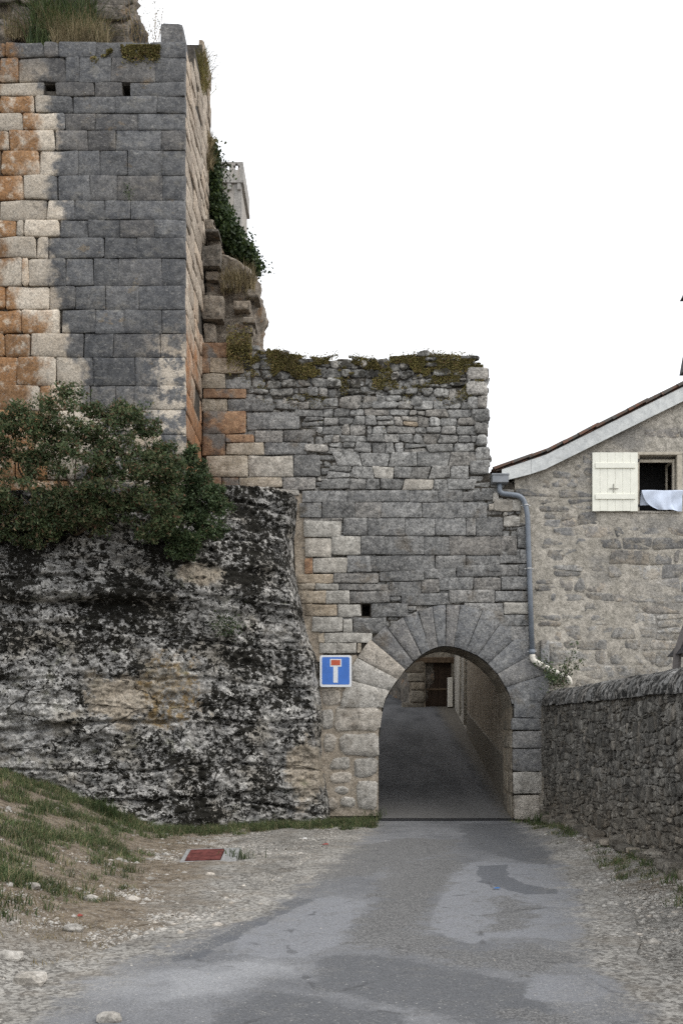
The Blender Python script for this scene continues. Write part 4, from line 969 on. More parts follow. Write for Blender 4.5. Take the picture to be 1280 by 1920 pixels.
# window with open shutter
win = MB().box(wx0 + .02, wx1 - .02, HYF + .9, HYF + .95, wz0, wz1).box(wx0 - .4, wx0 - .3, HYF + .5, HYF + 2, wz0 - .5, wz1 + .3).build('window', M['dark'], house)
fr_ = MB()
fr_.bbox(wx0 - .055, wx1 + .055, HYF - .03, HYF + .08, wz1 - .005, wz1 + .055); fr_.bbox(wx0 - .055, wx0 + .012, HYF - .028, HYF + .08, wz0, wz1 - .007); fr_.bbox(wx1 - .05, wx1 + .055, HYF - .028, HYF + .08, wz0, wz1 - .007)
fr_.build('frame', M['frame'], win)
MB().bbox(wx0 - .03, wx1 + .03, HYF - .02, HYF + .2, wz0 - .05, wz0 - .002).build('sill', M['plaster'], win)
cs = MB()   # casement swung inwards on the right
cs.bbox(wx1 - .105, wx1 - .06, HYF + .10, HYF + .15, wz0 + .02, wz1 - .06); cs.bbox(wx1 - .105, wx1 - .06, HYF + .55, HYF + .6, wz0 + .02, wz1 - .06); cs.bbox(wx1 - .105, wx1 - .06, HYF + .152, HYF + .548, wz1 - .11, wz1 - .06); cs.bbox(wx1 - .105, wx1 - .06, HYF + .152, HYF + .548, wz0 + .02, wz0 + .07)
cs.build('casement', M['frame'], win)
MB().bbox(wx0 + .03, wx1 - .10, HYF + .12, HYF + .14, wz1 - .13, wz1 - .062).build('lintel_board', M['frame'], win)
sh = thing('shutter', None, None); 
sx0, sx1, sz0, sz1 = PX(1108, HYF), PX(1193, HYF), PZ(960, HYF), PZ(850, HYF)
sh.parent = house; sh.location = Vector(((sx0 + sx1) / 2, HYF - .06, (sz0 + sz1) / 2)) - wloc(house)
w_ = (sx1 - sx0) / 6
for k in range(6): MB().bbox(sx0 + k * w_ + .0015, sx0 + (k + 1) * w_ - .0015, HYF - .075, HYF - .045, sz0 + rng.uniform(-.004, .004), sz1 + rng.uniform(-.004, .004), .004).build('plank', M['shutter'], sh)
for za in (1033 - 700, ): pass
for ya, yb in ((870, 880), (928, 938)): MB().bbox(sx0 + .06, sx1 - .06, HYF - .10, HYF - .0755, PZ(yb, HYF), PZ(ya, HYF), .006).build('batten', M['shutter'], sh)
MB().bbox(PX(1139, HYF), PX(1156, HYF), HYF - .095, HYF - .085, PZ(918.8, HYF), PZ(917.3, HYF), .003).box(PX(1147, HYF), PX(1148.2, HYF), HYF - .0945, HYF - .0752, PZ(925, HYF), PZ(909, HYF)).build('latch', M['shutterline'], sh)
for ya in (862, 947): MB().bbox(sx1 - .01, sx1 + .035, HYF - .07, HYF - .03, PZ(ya + 5, HYF), PZ(ya, HYF), .005).build('hinge', M['black'], sh)

# cloth over the window rail
nu, nv = 36, 20; cv = []; cf = []
for j in range(nv):
    for i in range(nu):
        s = i / (nu - 1); t = j / (nv - 1)
        xl = 1200 + 20 * t ** 1.7 + 8 * t ** 4; xr = 1277 - 2 * math.sin(t * 2)
        px = xl + (xr - xl) * s; py = 921 + (39 + .8 * math.sin(s * 9)) * t * (1 - .10 * (1 - s) * t) 
        w = .010 * math.sin(s * 17 + t * 3.2) * t + .012 * math.sin(s * 7.5 - t * 2.2) * (.3 + t) - .012 * math.exp(-((s - .72) / .03) ** 2) + .014 * math.sin((s + .8 * t) * 9)
        y = HYF - .085 - w
        cv.append((PX(px, HYF), y, PZ(py, HYF)))
for j in range(nv - 1):
    for i in range(nu - 1): a = j * nu + i; cf.append((a, a + nu, a + nu + 1, a + 1))
b0 = len(cv)
for i in range(nu): x, y, z = cv[i]; cv.append((x, y + .06, z + .012)); 
for i in range(nu): x, y, z = cv[i]; cv.append((x, y + .13, z - .3))
for i in range(nu - 1): cf += [(i, i + 1, b0 + i + 1, b0 + i), (b0 + i, b0 + i + 1, b0 + nu + i + 1, b0 + nu + i)]
tag(mesh_obj('cloth', cv, cf, M['cloth'], smooth=True), 'pale blue cloth hung out over the lower part of the open window', 'cloth')

# ------------------------------------------------------------------ downpipe
dp = thing('downpipe', 'grey plastic downpipe with gutter box and white bottom elbow on the house corner', 'drainpipe', P(990, 1240, 20.95))
yb = 20.93
def q3(px, py, y=yb): return P(px, py, y)
def smooth_path(pts, n=5):
    out = [Vector(pts[0])]
    for i in range(1, len(pts) - 1):
        a, b, c = Vector(pts[i - 1]), Vector(pts[i]), Vector(pts[i + 1]); r = min((b - a).length, (c - b).length) * .45; r = min(r, .16)
        p0 = b + (a - b).normalized() * r; p1 = b + (c - b).normalized() * r
        for k in range(n + 1): t = k / n; out.append(p0 * (1 - t) ** 2 + b * 2 * t * (1 - t) + p1 * t * t)
    out.append(Vector(pts[-1])); return out
MB().bbox(PX(921, yb), PX(951, yb), yb - .12, yb + .12, PZ(907, yb), PZ(891, yb), .008).bbox(PX(919.5, yb), PX(952.5, yb), yb - .135, yb + .135, PZ(893.5, yb), PZ(890.5, yb), .006).build('gutter_box', M['zincbox'], dp)
MB().tube(smooth_path([q3(936, 906), q3(936, 925), q3(979, 930), q3(988, 960), q3(992, 1080), q3(997, 1226)]), .056, 14).build('pipe', M['zinc'], dp, True)
MB().tube(smooth_path([q3(997, 1222), q3(997.5, 1238), q3(1035, 1258), q3(1066, 1272), q3(1068, 1284)]), .062, 14).build('elbow', M['pvc'], dp, True)
MB().tube([q3(996.8, 1218), q3(997, 1227)], .066, 14).build('collar', M['zinc'], dp, True)
for py, px in ((947, 985.3), (1066, 991.4), (1221, 996.8)):
    c = q3(px, py); MB().tube([(c[0], c[1], c[2] - .012), (c[0], c[1], c[2] + .012)], .064, 14).box(c[0] - .10, c[0] + .10, c[1] + .03, c[1] + .045, c[2] - .010, c[2] + .010).build('bracket', M['steel'], dp)

# ------------------------------------------------------------------ road sign
SY = 20.80
sg = thing('road_sign', 'square blue and white dead end road sign with red bar fixed left of the arch', 'sign', P(629, 1258, SY))
def rrect(px0, px1, py0, py1, r, n=5):
    x0, x1, z0, z1 = PX(px0, SY), PX(px1, SY), PZ(py1, SY), PZ(py0, SY); out = []
    for cx, cz, a0 in ((x1 - r, z1 - r, 0), (x0 + r, z1 - r, 90), (x0 + r, z0 + r, 180), (x1 - r, z0 + r, 270)):
        for k in range(n + 1): a = rad(a0 + 90 * k / n); out.append((cx + r * math.cos(a), cz + r * math.sin(a)))
    return out
MB().prism(rrect(599.5, 659, 1228.5, 1288, .05), SY, SY + .035).build('panel', M['signwhite'], sg)
MB().prism(rrect(603.5, 655, 1232, 1283.5, .03), SY - .003, SY - .0002).build('blue_field', M['signblue'], sg)
MB().prism(rrect(618.5, 640, 1235.5, 1250, .002, 1), SY - .006, SY - .0032).prism(rrect(624.7, 633.3, 1249.5, 1280, .002, 1), SY - .0062, SY - .0033).build('white_symbol', M['signwhite'], sg)
MB().prism(rrect(620.6, 637.8, 1237.5, 1247.5, .002, 1), SY - .009, SY - .0065).build('red_bar', M['signred'], sg)
for px in (615, 644): MB().bbox(PX(px - 1.5, SY), PX(px + 1.5, SY), SY + .036, SY + .22, PZ(1260, SY), PZ(1256, SY), .004).build('bracket', M['steel'], sg)

# ------------------------------------------------------------------ parapet wall at the right
A0 = np.array((3.80, 2.0)); A1 = np.array((4.36, 20.85)); dirv = (A1 - A0) / np.linalg.norm(A1 - A0); nrm = np.array((-dirv[1], dirv[0]))
LEN = float(np.linalg.norm(A1 - A0)); PT0, PT1 = 2.08, 2.52
M['parapetbed'] = stone_mat('parapet_bedding', (.062, .058, .050), (.15, .14, .12), (), dark=.5, pale=.3, bump=1.0, var=.1)
pw = thing('parapet_wall', 'dark rubble garden wall with rounded stone coping along the right of the road', 'wall', (4.3, 12, 0))
def wp(s, w, z): p = A0 + dirv * s + nrm * w; return (p[0], p[1], z)
def ptop(s): return PT0 + (PT1 - PT0) * s / LEN
MB().add([wp(0, -.03, -.4), wp(LEN, -.03, -.4), wp(LEN, -.03, PT1), wp(0, -.03, PT0), wp(0, -.5, -.4), wp(LEN, -.5, -.4), wp(LEN, -.5, PT1), wp(0, -.5, PT0)],
         [(0, 1, 2, 3), (5, 4, 7, 6), (3, 2, 6, 7), (0, 3, 7, 4), (1, 5, 6, 2)]).build('wall_core', M['parapetbed'], pw)
pS = StoneSet(pw, 298); rng = random.Random(31)
pp = Plane((A0[0], A0[1], 0), (dirv[0], dirv[1], 0), (nrm[0], nrm[1], 0))
rubble(pS, pp, 8.3, LEN, .0, 2.6, (.08, .15), (.08, .20), lambda u, v, a, b: v + b < ptop(u) + .02 and u - a > 4 and u + a < LEN + .02, M['parapet'], rng, (-.014, .016), .006, .05, .03, .05, bev=.008, rough=.02, split=.4)
rubble(pS, pp, 0, 8.3, .0, 2.6, (.08, .15), (.08, .20), lambda u, v, a, b: v + b < ptop(u) + .02, M['parapet'], rng, (-.014, .016), .006, .05, .03, .05, bev=.008, rough=.02, weight=.05, split=.4)
pS.finish()
s = 0.02
while s < LEN - .05:      # half-round coping stones
    l = min(rng.uniform(.24, .42), LEN - s); n = 8; v = []; r = .30 + rng.uniform(-.02, .02); zc = ptop(s) - .01 + rng.uniform(-.01, .01)
    for q, (ss_, k) in enumerate(((s + .008, .90), (s + .035, 1), (s + l - .035, 1), (s + l - .008, .90))):
        for i in range(n + 1):
            t = math.pi * i / n; v.append(wp(ss_, -.25 + math.cos(t) * (r * k) + rng.uniform(-.012, .012), zc + math.sin(t) * (.34 * k) + rng.uniform(-.012, .012)))
    f = []; N1 = n + 1
    for q in range(3):
        for i in range(n): f.append((q * N1 + i, (q + 1) * N1 + i, (q + 1) * N1 + i + 1, q * N1 + i + 1))
    f += [tuple(range(n, -1, -1))[::-1][::-1], tuple(range(3 * N1, 4 * N1)), tuple([q * N1 for q in (0, 1, 2, 3)][::-1]), tuple(q * N1 + n for q in (0, 1, 2, 3))]
    mesh_obj('coping_stone', v, f, M['coping'], pw, smooth=False); s += l
# half-buried stones along the foot
def boulder_v(x, y, z, sx, sy, sz, seed):
    bm = bmesh.new(); bmesh.ops.create_icosphere(bm, subdivisions=2, radius=1); bm.verts.index_update()
    V = np.array([q.co[:] for q in bm.verts]); Fc = [[q.index for q in ff.verts] for ff in bm.faces]; bm.free()
    V = np.sign(V) * np.abs(V) ** .6
    V = V * (1 + .50 * fbm(V[:, 0] * 1.4 + seed, V[:, 1] * 1.4, V[:, 2] * 1.4, 3, 5))[:, None]
    return V * np.array((sx, sy, sz)) + np.array((x, y, z)), Fc
s = 6.0
while s < LEN - .2:
    l = rng.uniform(.18, .42); h = rng.uniform(.04, .13) * (1.5 if s > 15 else 1); p0 = wp(s, rng.uniform(.02, .14), 0)
    V, Fc = boulder_v(p0[0], p0[1], gf(p0[0], p0[1]) + h * .25, rng.uniform(.10, .17), l * .55, h, s * 3.7); mesh_obj('foot_stone', V, Fc, M['parapet'], pw); s += l * rng.uniform(.7, 1.15)

# ------------------------------------------------------------------ far turret
FY = 50.0
ft = thing('far_turret', 'slender pale stone turret with pierced quatrefoil parapet far behind the ruins', 'tower', (PX(410, FY), FY + 1, 3))
fx0, fx1 = PX(372, FY), PX(452, FY); zb = PZ(345, FY)
MB().box(fx0, fx1, FY, FY + 3.2, 3, zb).build('shaft', M['farstone'], ft)
MB().box(fx1 - .35, fx1 + .02, FY - .02, FY + .3, 3, zb - .01).build('corner_pier', M['farstone'], ft)
MB().box(fx0 - .1, fx1 + .14, FY - .14, FY + 3.34, zb, zb + .22).build('cornice', M['farstone'], ft)
for k in range(5):
    x = fx1 - .1 - k * .5; MB().bbox(x - .1, x + .1, FY - .12, FY - .002, zb - .35, zb - .003, .03).build('corbel', M['farstone'], ft)
def pierced(x0, x1, z0, z1, y0, y1, cs):
    """front parapet panel with cross-shaped openings, built from abutting blocks"""
    m = MB(); x = x0
    for cx, cz in cs:
        a, b = .06, .165
        m.box(x, cx - b, y0, y1, z0, z1)
        m.box(cx - b, cx - a, y0, y1, z0, cz - a).box(cx - b, cx - a, y0, y1, cz + a, z1).box(cx + a, cx + b, y0, y1, z0, cz - a).box(cx + a, cx + b, y0, y1, cz + a, z1)
        m.box(cx - a, cx + a, y0, y1, z0, cz - b).box(cx - a, cx + a, y0, y1, cz + b, z1); x = cx + b
    m.box(x, x1, y0, y1, z0, z1); return m
pz0, pz1 = zb + .22, PZ(306, FY)
pierced(fx0 - .08, fx1 + .12, pz0, pz1, FY - .12, FY + .1, [(PX(p, FY), PZ(315, FY)) for p in (383, 397, 412, 428, 444)]).build('parapet', M['farstone'], ft)
MB().box(fx1 - .1, fx1 + .12, FY + .1, FY + 3.3, pz0, pz1).build('parapet', M['farstone'], ft)

# ------------------------------------------------------------------ buildings at the end of the lane
EY = 37.0
end = thing('lane_end_house', 'dim stone house front with a dark doorway at the top of the lane', 'house', (3.5, 38, 3))
dx0, dx1, dz0, dz1 = PX(797, EY), PX(846, EY), PZ(1329, EY), PZ(1243, EY)
ew = MB(); ew.box(PX(768, EY), dx0, EY, EY + .5, 2, 8.5); ew.box(dx0, dx1, EY, EY + .5, dz1 + .22, 8.5); ew.box(dx1, 7.5, EY, EY + .5, 2, 8.5); ew.build('wall', M['lanestone'], end)
MB().bbox(PX(772, EY), dx1 + .2, EY - .05, EY + .3, dz1, dz1 + .22, .02).build('lintel', M['beam'], end)
dr = MB().box(dx0, dx1, EY + .18, EY + .22, dz0, dz1).build('door', M['wood'], end)
for k in range(4): MB().bbox(dx0 + k * (dx1 - dx0) / 4 + .006, dx0 + (k + 1) * (dx1 - dx0) / 4 - .006, EY + .14, EY + .178, dz0, dz1 - .01).build('plank', M['wood'], dr)
MB().bbox(dx0 + .02, dx1 - .02, EY + .11, EY + .138, dz0 + .72, dz0 + .80).build('rail', M['beam'], dr)
MB().bbox(PX(838, EY), PX(847, EY), EY - .25, EY - .05, PZ(1326, EY), PZ(1271, EY), .01).build('meter_box', M['pvc'], end)
eS = StoneSet(end, 120); rng = random.Random(8)
z = dz0 - .1
while z < 5.4:
    h = rng.uniform(.3, .5); k = rng.uniform(.5, .9)
    eS.put(front(EY), rect_poly(dx0 - .03 - k, dx0 - .03, z, z + h, rng, .02, .05, .015), rng.uniform(.03, .06), M['lanestone'], rng)
    z += h
eS.finish()
bw_ = thing('lane_bend_wall', 'dark rubble wall beside the doorway where the lane bends left', 'wall', (2, 38, 3))
bwo = lumpy('wall_core', bw_, PX(770, EY) - 8, PX(770, EY), EY, EY + .9, 2.6, 8.0, M['darkruin'], 15, amp=.14, step=.14)
# swing the wall about its near right end so that it follows the bend
pv_ = Vector((PX(770, EY), EY, 0)); th_ = rad(-80); o_ = wloc(bwo); dv = o_ - pv_
bwo.rotation_euler = (0, 0, th_); bwo.location = pv_ + Vector((dv.x * math.cos(th_) - dv.y * math.sin(th_), dv.x * math.sin(th_) + dv.y * math.cos(th_), o_.z)) - wloc(bw_)
fw_ = thing('lane_far_wall', 'dim stone wall closing the lane beyond the bend behind the arch', 'wall', (0, 47, 4))
MB().box(-12, 4, 47, 47.5, 3, 11).build('wall', M['darkruin'], fw_)
sh2 = thing('lane_upper_house', 'pale rendered house with downpipes past the stone house up the lane', 'house', (5, 34, 2))
MB().add([(4.13, 31.6, 1), (4.33, 36.98, 1), (4.33, 36.98, 9), (4.13, 31.6, 9), (8, 31.6, 1), (8, 36.98, 1), (8, 36.98, 9), (8, 31.6, 9)],
         [(0, 3, 2, 1), (0, 4, 7, 3), (1, 2, 6, 5), (4, 5, 6, 7), (3, 7, 6, 2)]).build('wall', M['plaster'], sh2)
for yy, r in ((31.75, .05), (33.6, .04)):
    x = 4.13 + (yy - 31.6) * .037 - .06; MB().tube([(x, yy, gf(x, yy) + .25), (x, yy, 8)], r, 10).build('downpipe', M['pvc'], sh2, True)
# ------------------------------------------------------------------ leaves, grass, pebbles
def rand_unit(n, r): v = r.normal(size=(n, 3)); return v / np.linalg.norm(v, axis=1)[:, None]
def leaf_arrays(P_, size, r, up=.3, slim=.45):
    n = len(P_); size = np.asarray(size) * np.ones(n)
    d = rand_unit(n, r); d[:, 2] += up; d /= np.linalg.norm(d, axis=1)[:, None]
    s = np.cross(d, rand_unit(n, r)); s /= np.linalg.norm(s, axis=1)[:, None] + 1e-9
    nn = np.cross(d, s); L = size[:, None]
    v = np.stack([P_ - d * L * .5, P_ + s * L * slim * .5 + nn * L * .08, P_ + d * L * .5, P_ - s * L * slim * .5 + nn * L * .08], 1)
    return v.reshape(-1, 3), np.arange(4 * n).reshape(n, 4)
def blade_arrays(B, h, w, r, lean=.35):
    n = len(B); h = np.asarray(h) * np.ones(n); a = r.uniform(0, 6.283, n); side = np.stack([np.cos(a), np.sin(a), 0 * a], 1)
    b = r.uniform(0, 6.283, n); ln = np.abs(r.normal(0, lean, n)); dr_ = np.stack([np.cos(b) * ln, np.sin(b) * ln, 0 * b], 1)
    H = h[:, None]; up = np.array((0, 0, 1.)); W = side * (np.asarray(w) * np.ones(n))[:, None]
    m_ = B + up * H * .55 + dr_ * H * .35; t_ = B + up * H * (1 - .25 * ln[:, None]) + dr_ * H * 1.05
    v = np.stack([B - W, B + W, m_ + W * .75, m_ - W * .75, t_ + W * .12, t_ - W * .12], 1).reshape(-1, 3)
    i = np.arange(n)[:, None] * 6; f = np.concatenate([i + np.array([[0, 1, 2, 3]]), i + np.array([[3, 2, 4, 5]])])
    return v, f
ICO = None
def ico():
    global ICO
    if ICO is None:
        bm = bmesh.new(); bmesh.ops.create_icosphere(bm, subdivisions=1, radius=1); bm.verts.index_update()
        ICO = (np.array([v.co[:] for v in bm.verts]), np.array([[v.index for v in f.verts] for f in bm.faces])); bm.free()
    return ICO
def pebbles(name, B, size, r, m, flat=.6):
    v0, f0 = ico(); n = len(B); size = np.asarray(size) * np.ones(n)
    sc = size[:, None] * np.stack([r.uniform(.7, 1.4, n), r.uniform(.7, 1.2, n), r.uniform(.45, .85, n) * flat / .6], 1)
    v = v0[None] * (1 + r.uniform(-.22, .22, (n, 12, 1))); v = v * sc[:, None]
    a = r.uniform(0, 6.283, n); c, s = np.cos(a)[:, None], np.sin(a)[:, None]
    v = np.stack([v[..., 0] * c - v[..., 1] * s, v[..., 0] * s + v[..., 1] * c, v[..., 2]], -1) + B[:, None]
    f = (f0[None] + 12 * np.arange(n)[:, None, None]).reshape(-1, 3)
    o = fast_mesh(name, v.reshape(-1, 3), f, m, smooth=False); o['kind'] = 'stuff'; return o
def lobes_pts(lobes, dens, r, clump=.16, cn=26):
    """leaf points gathered in twig clumps over the outer part of each lobe (centre, radii)"""
    out = []
    for c, R in lobes:
        c = np.array(c); R = np.array(R); vol = (R[0] * R[1] * R[2]) ** (1 / 3); k = int(dens * vol * vol)
        d = rand_unit(k, r); rr = r.uniform(.35, 1.0, k) ** .55 * (1 + .18 * fbm(d[:, 0] * 2.5 + c[0], d[:, 1] * 2.5, d[:, 2] * 2.5 + c[2], 3, 6))
        cc = c + d * R * rr[:, None]
        out.append((cc[:, None] + r.normal(size=(k, cn, 3)) * clump * r.uniform(.5, 1.1, (k, 1, 1)) * np.array((1, 1, .85))).reshape(-1, 3))
    return np.concatenate(out)
def branches(parent, base, tips, m, r0=.035, seed=1, name='branch'):
    rr = random.Random(seed)
    for t in tips:
        b = Vector(base) + Vector((rr.uniform(-.5, .5), rr.uniform(-.1, .1), 0)); t = Vector(t); pts = [b]
        for k in range(1, 6):
            q = b.lerp(t, k / 5); pts.append(q + Vector((rr.uniform(-.1, .1), rr.uniform(-.1, .1), rr.uniform(-.06, .06))) * (1 if k < 5 else 0))
        MB().tube(pts, [r0 * (1 - .15 * k) for k in range(6)], 6).build(name, m, parent, True)

r1 = np.random.RandomState(3)
BY = 17.6
def lobe(px, py, rx, rz, Y=BY, ry=None): k = Y / F; return (P(px, py, Y), (rx * k, ry or min(rx, rz) * k * .9, rz * k))
bush = thing('shrub', 'large dark evergreen shrub with reddish tips growing on the rock below the tower', 'shrub', (-5.0, 18, 6.0))
L1 = [lobe(-30, 880, 90, 110), lobe(60, 815, 75, 65), lobe(130, 790, 60, 62), lobe(40, 930, 90, 80), lobe(150, 880, 95, 90), lobe(235, 830, 62, 62), lobe(250, 900, 80, 80), lobe(150, 960, 80, 45), lobe(60, 985, 80, 35), lobe(285, 960, 60, 50), lobe(310, 880, 36, 50)]
def sublobes(L, n, r, rpx, Y, reach=1.0):
    """smaller sprays over the outside of the big lobes, for an uneven outline"""
    out = []
    for c, R in L:
        d = rand_unit(n, r); d[:, 1] = -np.abs(d[:, 1])
        for q in d: k = r.uniform(*rpx) * Y / F; out.append((np.array(c) + q * np.array(R) * r.uniform(.8, 1.08) * reach, (k * 1.25, k, k * .8)))
    return out
L1 = [(c, tuple(np.array(R) * .86)) for c, R in L1]
pts = np.concatenate([lobes_pts(L1, 75, r1, .08, 20), lobes_pts(sublobes(L1, 26, r1, (6, 20), BY, 1.10), 850, r1, .05, 10)])
v, f = leaf_arrays(pts, r1.uniform(.045, .095, len(pts)), r1)
fast_mesh('foliage', v, f, M['shrub'], bush, origin=(-5, 18, 6))
branches(bush, P(120, 1010, 18.1), [P(a, b, 17.5 + .2 * (i % 3)) for i, (a, b) in enumerate([(20, 800), (75, 765), (140, 735), (200, 790), (265, 775), (300, 850), (250, 950), (40, 930), (150, 830), (215, 880), (100, 870)])], M['twig'])
# loose twigs breaking the outline
tp = np.array([P(a + r1.uniform(-14, 14), b + r1.uniform(-10, 12), BY + r1.uniform(-.3, .3)) for a, b in [(12, 800), (45, 765), (70, 752), (120, 735), (145, 726), (160, 738), (205, 772), (250, 765), (275, 762), (290, 800), (320, 850), (330, 930)] for _ in range(40)])
v, f = leaf_arrays(tp, r1.uniform(.04, .08, len(tp)), r1); fast_mesh('twig_leaves', v, f, M['shrub'], bush, origin=(-5, 18, 6))['kind'] = 'stuff'
bush2 = thing('shrub', 'lighter green shrub hanging over the rock edge right of the dark shrub', 'shrub', (-2.6, 18.3, 6.0))
B2 = 18.1
L2 = [lobe(358, 885, 28, 45, B2), lobe(375, 935, 50, 48, B2), lobe(400, 965, 36, 48, B2), lobe(345, 985, 50, 45, B2), lobe(345, 1025, 26, 22, B2), lobe(330, 945, 40, 40, B2)]
pts = np.concatenate([lobes_pts([(c, tuple(np.array(R) * .85)) for c, R in L2], 500, r1, .07, 22), lobes_pts(sublobes(L2, 16, r1, (7, 15), B2, .9), 1600, r1, .035, 12)]); v, f = leaf_arrays(pts, r1.uniform(.04, .075, len(pts)), r1)
fast_mesh('foliage', v, f, M['shrub2'], bush2, origin=(-2.6, 18.3, 6.0))
branches(bush2, P(350, 1030, 18.5), [P(360, 860, B2), P(390, 920, B2), P(420, 960, B2), P(340, 930, B2)], M['twig'], .025, 5)

# ivy and shrubs spilling down the ruin
IY = 22.6
ivy = thing('ivy_shrub', 'green leafy creeper spilling down the broken wall beside the tower', 'plant', P(430, 460, IY))
L3 = [lobe(399, 300, 5, 30, IY, .3), lobe(402, 345, 9, 36, IY, .4), lobe(410, 395, 14, 32, IY, .45), lobe(421, 425, 18, 26, IY, .5), lobe(436, 455, 22, 26, IY - .3, .5), lobe(455, 482, 22, 22, IY - .4, .4), lobe(470, 500, 14, 16, IY - .4, .4)]
pts = lobes_pts(L3, 1500, r1, .09, 24); v, f = leaf_arrays(pts, r1.uniform(.06, .11, len(pts)), r1, slim=.7)
fast_mesh('foliage', v, f, M['ivy'], ivy, origin=P(430, 460, IY))
tw = []
for a, b in [(400, 280), (412, 300), (425, 308), (432, 330), (480, 470), (490, 490), (497, 505), (490, 515), (470, 440)]:
    tw += [P(a + r1.normal() * 6, b + r1.normal() * 7, IY - .2) for _ in range(26)]
tw = np.array(tw); v, f = leaf_arrays(tw, r1.uniform(.05, .1, len(tw)), r1, slim=.6); fast_mesh('loose_leaves', v, f, M['ivy'], ivy, origin=P(430, 460, IY))['kind'] = 'stuff'
branches(ivy, P(425, 520, IY), [P(404, 290, IY), P(418, 340, IY), P(440, 420, IY), P(475, 480, IY - .4)], M['twig'], .03, 8)

def grass_tuft(name, label, cat, pts, h, w, m, lean, origin, kind=None, hs=1.0):
    B = np.array(pts); v, f = blade_arrays(B, r1.uniform(h * .5, h * 1.15, len(B)) * hs, w, r1, lean)
    o = fast_mesh(name, v, f, m, origin=origin); tag(o, label, cat, kind=kind); return o
def scatter_px(px0, px1, py, Y, n, dy=.3): return [P(r1.uniform(px0, px1), py + r1.normal() * 4, Y + r1.uniform(-dy, dy)) for _ in range(n)]
grass_tuft('dry_grass', 'dry grass and weeds on the tower head below the ruined keep', 'grass', scatter_px(98, 205, 84, 19.6, 900, .5) + scatter_px(10, 100, 70, 20.2, 250, .3), .62, .006, M['drygrass'], .7, P(150, 85, 19.6), 'stuff')
grass_tuft('green_weeds', 'green weeds among the dry grass on the tower head', 'weeds', scatter_px(50, 190, 84, 19.9, 500, .4) + scatter_px(60, 180, 40, 20.2, 400, .2), .7, .010, M['greengrass2'], .8, P(110, 85, 19.9), 'stuff')
wd = thing('wiry_weeds', 'bare wiry weeds against the sky between the ruin and the corner block', 'weeds', P(270, 80, 19.4))
rr = random.Random(6); mm = MB(); lf = []
for k in range(22):
    b = Vector(P(rr.uniform(236, 300), 84, 19.3)); t = b + Vector((rr.uniform(-.25, .25), rr.uniform(-.2, .2), rr.uniform(.3, 1.15)))
    pts_ = [b.lerp(t, s_ / 4) + Vector((rr.uniform(-.03, .03), 0, 0)) * (s_ > 0) for s_ in range(5)]; mm.tube(pts_, [.006, .005, .0045, .004, .003], 4)
    for _ in range(16): q = b.lerp(t, rr.uniform(.3, 1)); lf.append((q.x + rr.gauss(0, .06), q.y + rr.gauss(0, .05), q.z + rr.gauss(0, .05)))
mm.build('stem', M['drytwig'], wd)
v, f = leaf_arrays(np.array(lf), r1.uniform(.02, .05, len(lf)), r1); fast_mesh('leaf_cluster', v, f, M['moss'], wd, origin=P(270, 80, 19.4))
grass_tuft('hanging_weeds', 'tuft of brown weeds hanging over the tower flank near its top', 'weeds', [P(374 + r1.normal() * 8, 130 + r1.uniform(-15, 50), 21.3 + r1.uniform(-.4, .4)) for _ in range(900)], .45, .006, M['moss'], .9, P(374, 140, 21.4), 'stuff')
grass_tuft('dry_grass', 'dry grass tufts clinging to the tower flank beside the creeper', 'grass', [P(388 + r1.normal() * 5, 312 + r1.normal() * 4, 21.75 + r1.uniform(-.1, .2)) for _ in range(300)] + [P(391 + r1.normal() * 3, 276 + r1.normal() * 4, 22 + r1.uniform(-.1, .2)) for _ in range(200)], .4, .006, M['drygrass'], .7, P(388, 312, 21.8), 'stuff')
grass_tuft('dry_grass', 'pale dry grass on the ledge of the broken wall under the creeper', 'grass', [P(r1.uniform(415, 478), 548 + r1.normal() * 10 - 10, 21.3 + r1.uniform(-.1, .4)) for _ in range(900)], .42, .006, M['drygrass'], .5, P(445, 545, 21.3), 'stuff')
lf = [P(r1.uniform(425, 472), 655 + r1.normal() * 18, 20.95 + r1.normal() * .08) for _ in range(2600)]
v, f = leaf_arrays(np.array(lf), r1.uniform(.03, .07, len(lf)), r1); tag(fast_mesh('moss', v, f, M['moss'], origin=P(448, 655, 21)), 'brownish moss and stonecrop where the broken wall meets the gateway', 'moss', kind='stuff')
# moss on the gateway's ragged top (part of the gateway)
mp = []
rr = random.Random(12)
N_ = 60000; cand_x = r1.uniform(470, 905, N_); cand_d = np.abs(r1.normal(0, 42, N_)) - 2
topv = np.interp(cand_x, [a for a, b in TOPP[:13]], [b for a, b in TOPP[:13]]); cy = topv + cand_d
nn = fbm(cand_x / 38, cy / 26, 0, 4, 77, .6); dens = 1.9 * nn + .30 - cand_d / 150 + .25 * np.exp(-((cand_x - 820) / 90) ** 2) + .20 * np.exp(-((cand_x - 590) / 60) ** 2) - .22 * (cand_x < 500) - .35 * (cand_x > 885)
keepm = dens > .16; cx_, cy_, cd_ = cand_x[keepm], cy[keepm], cand_d[keepm]
mp = np.column_stack([(cx_ - CX) / F * GY, np.where(cd_ < 3, GY + r1.uniform(-.1, 1.0, len(cx_)), GY - r1.uniform(.0, .055, len(cx_))), EYE + (HY - cy_) / F * GY + np.where(cd_ < 3, .02, 0)])
v, f = leaf_arrays(mp, r1.uniform(.018, .042, len(mp)), r1, .2, .7); o = fast_mesh('moss', v, f, M['moss'], gate, origin=(1.6, 21, 10)); o['kind'] = 'stuff'

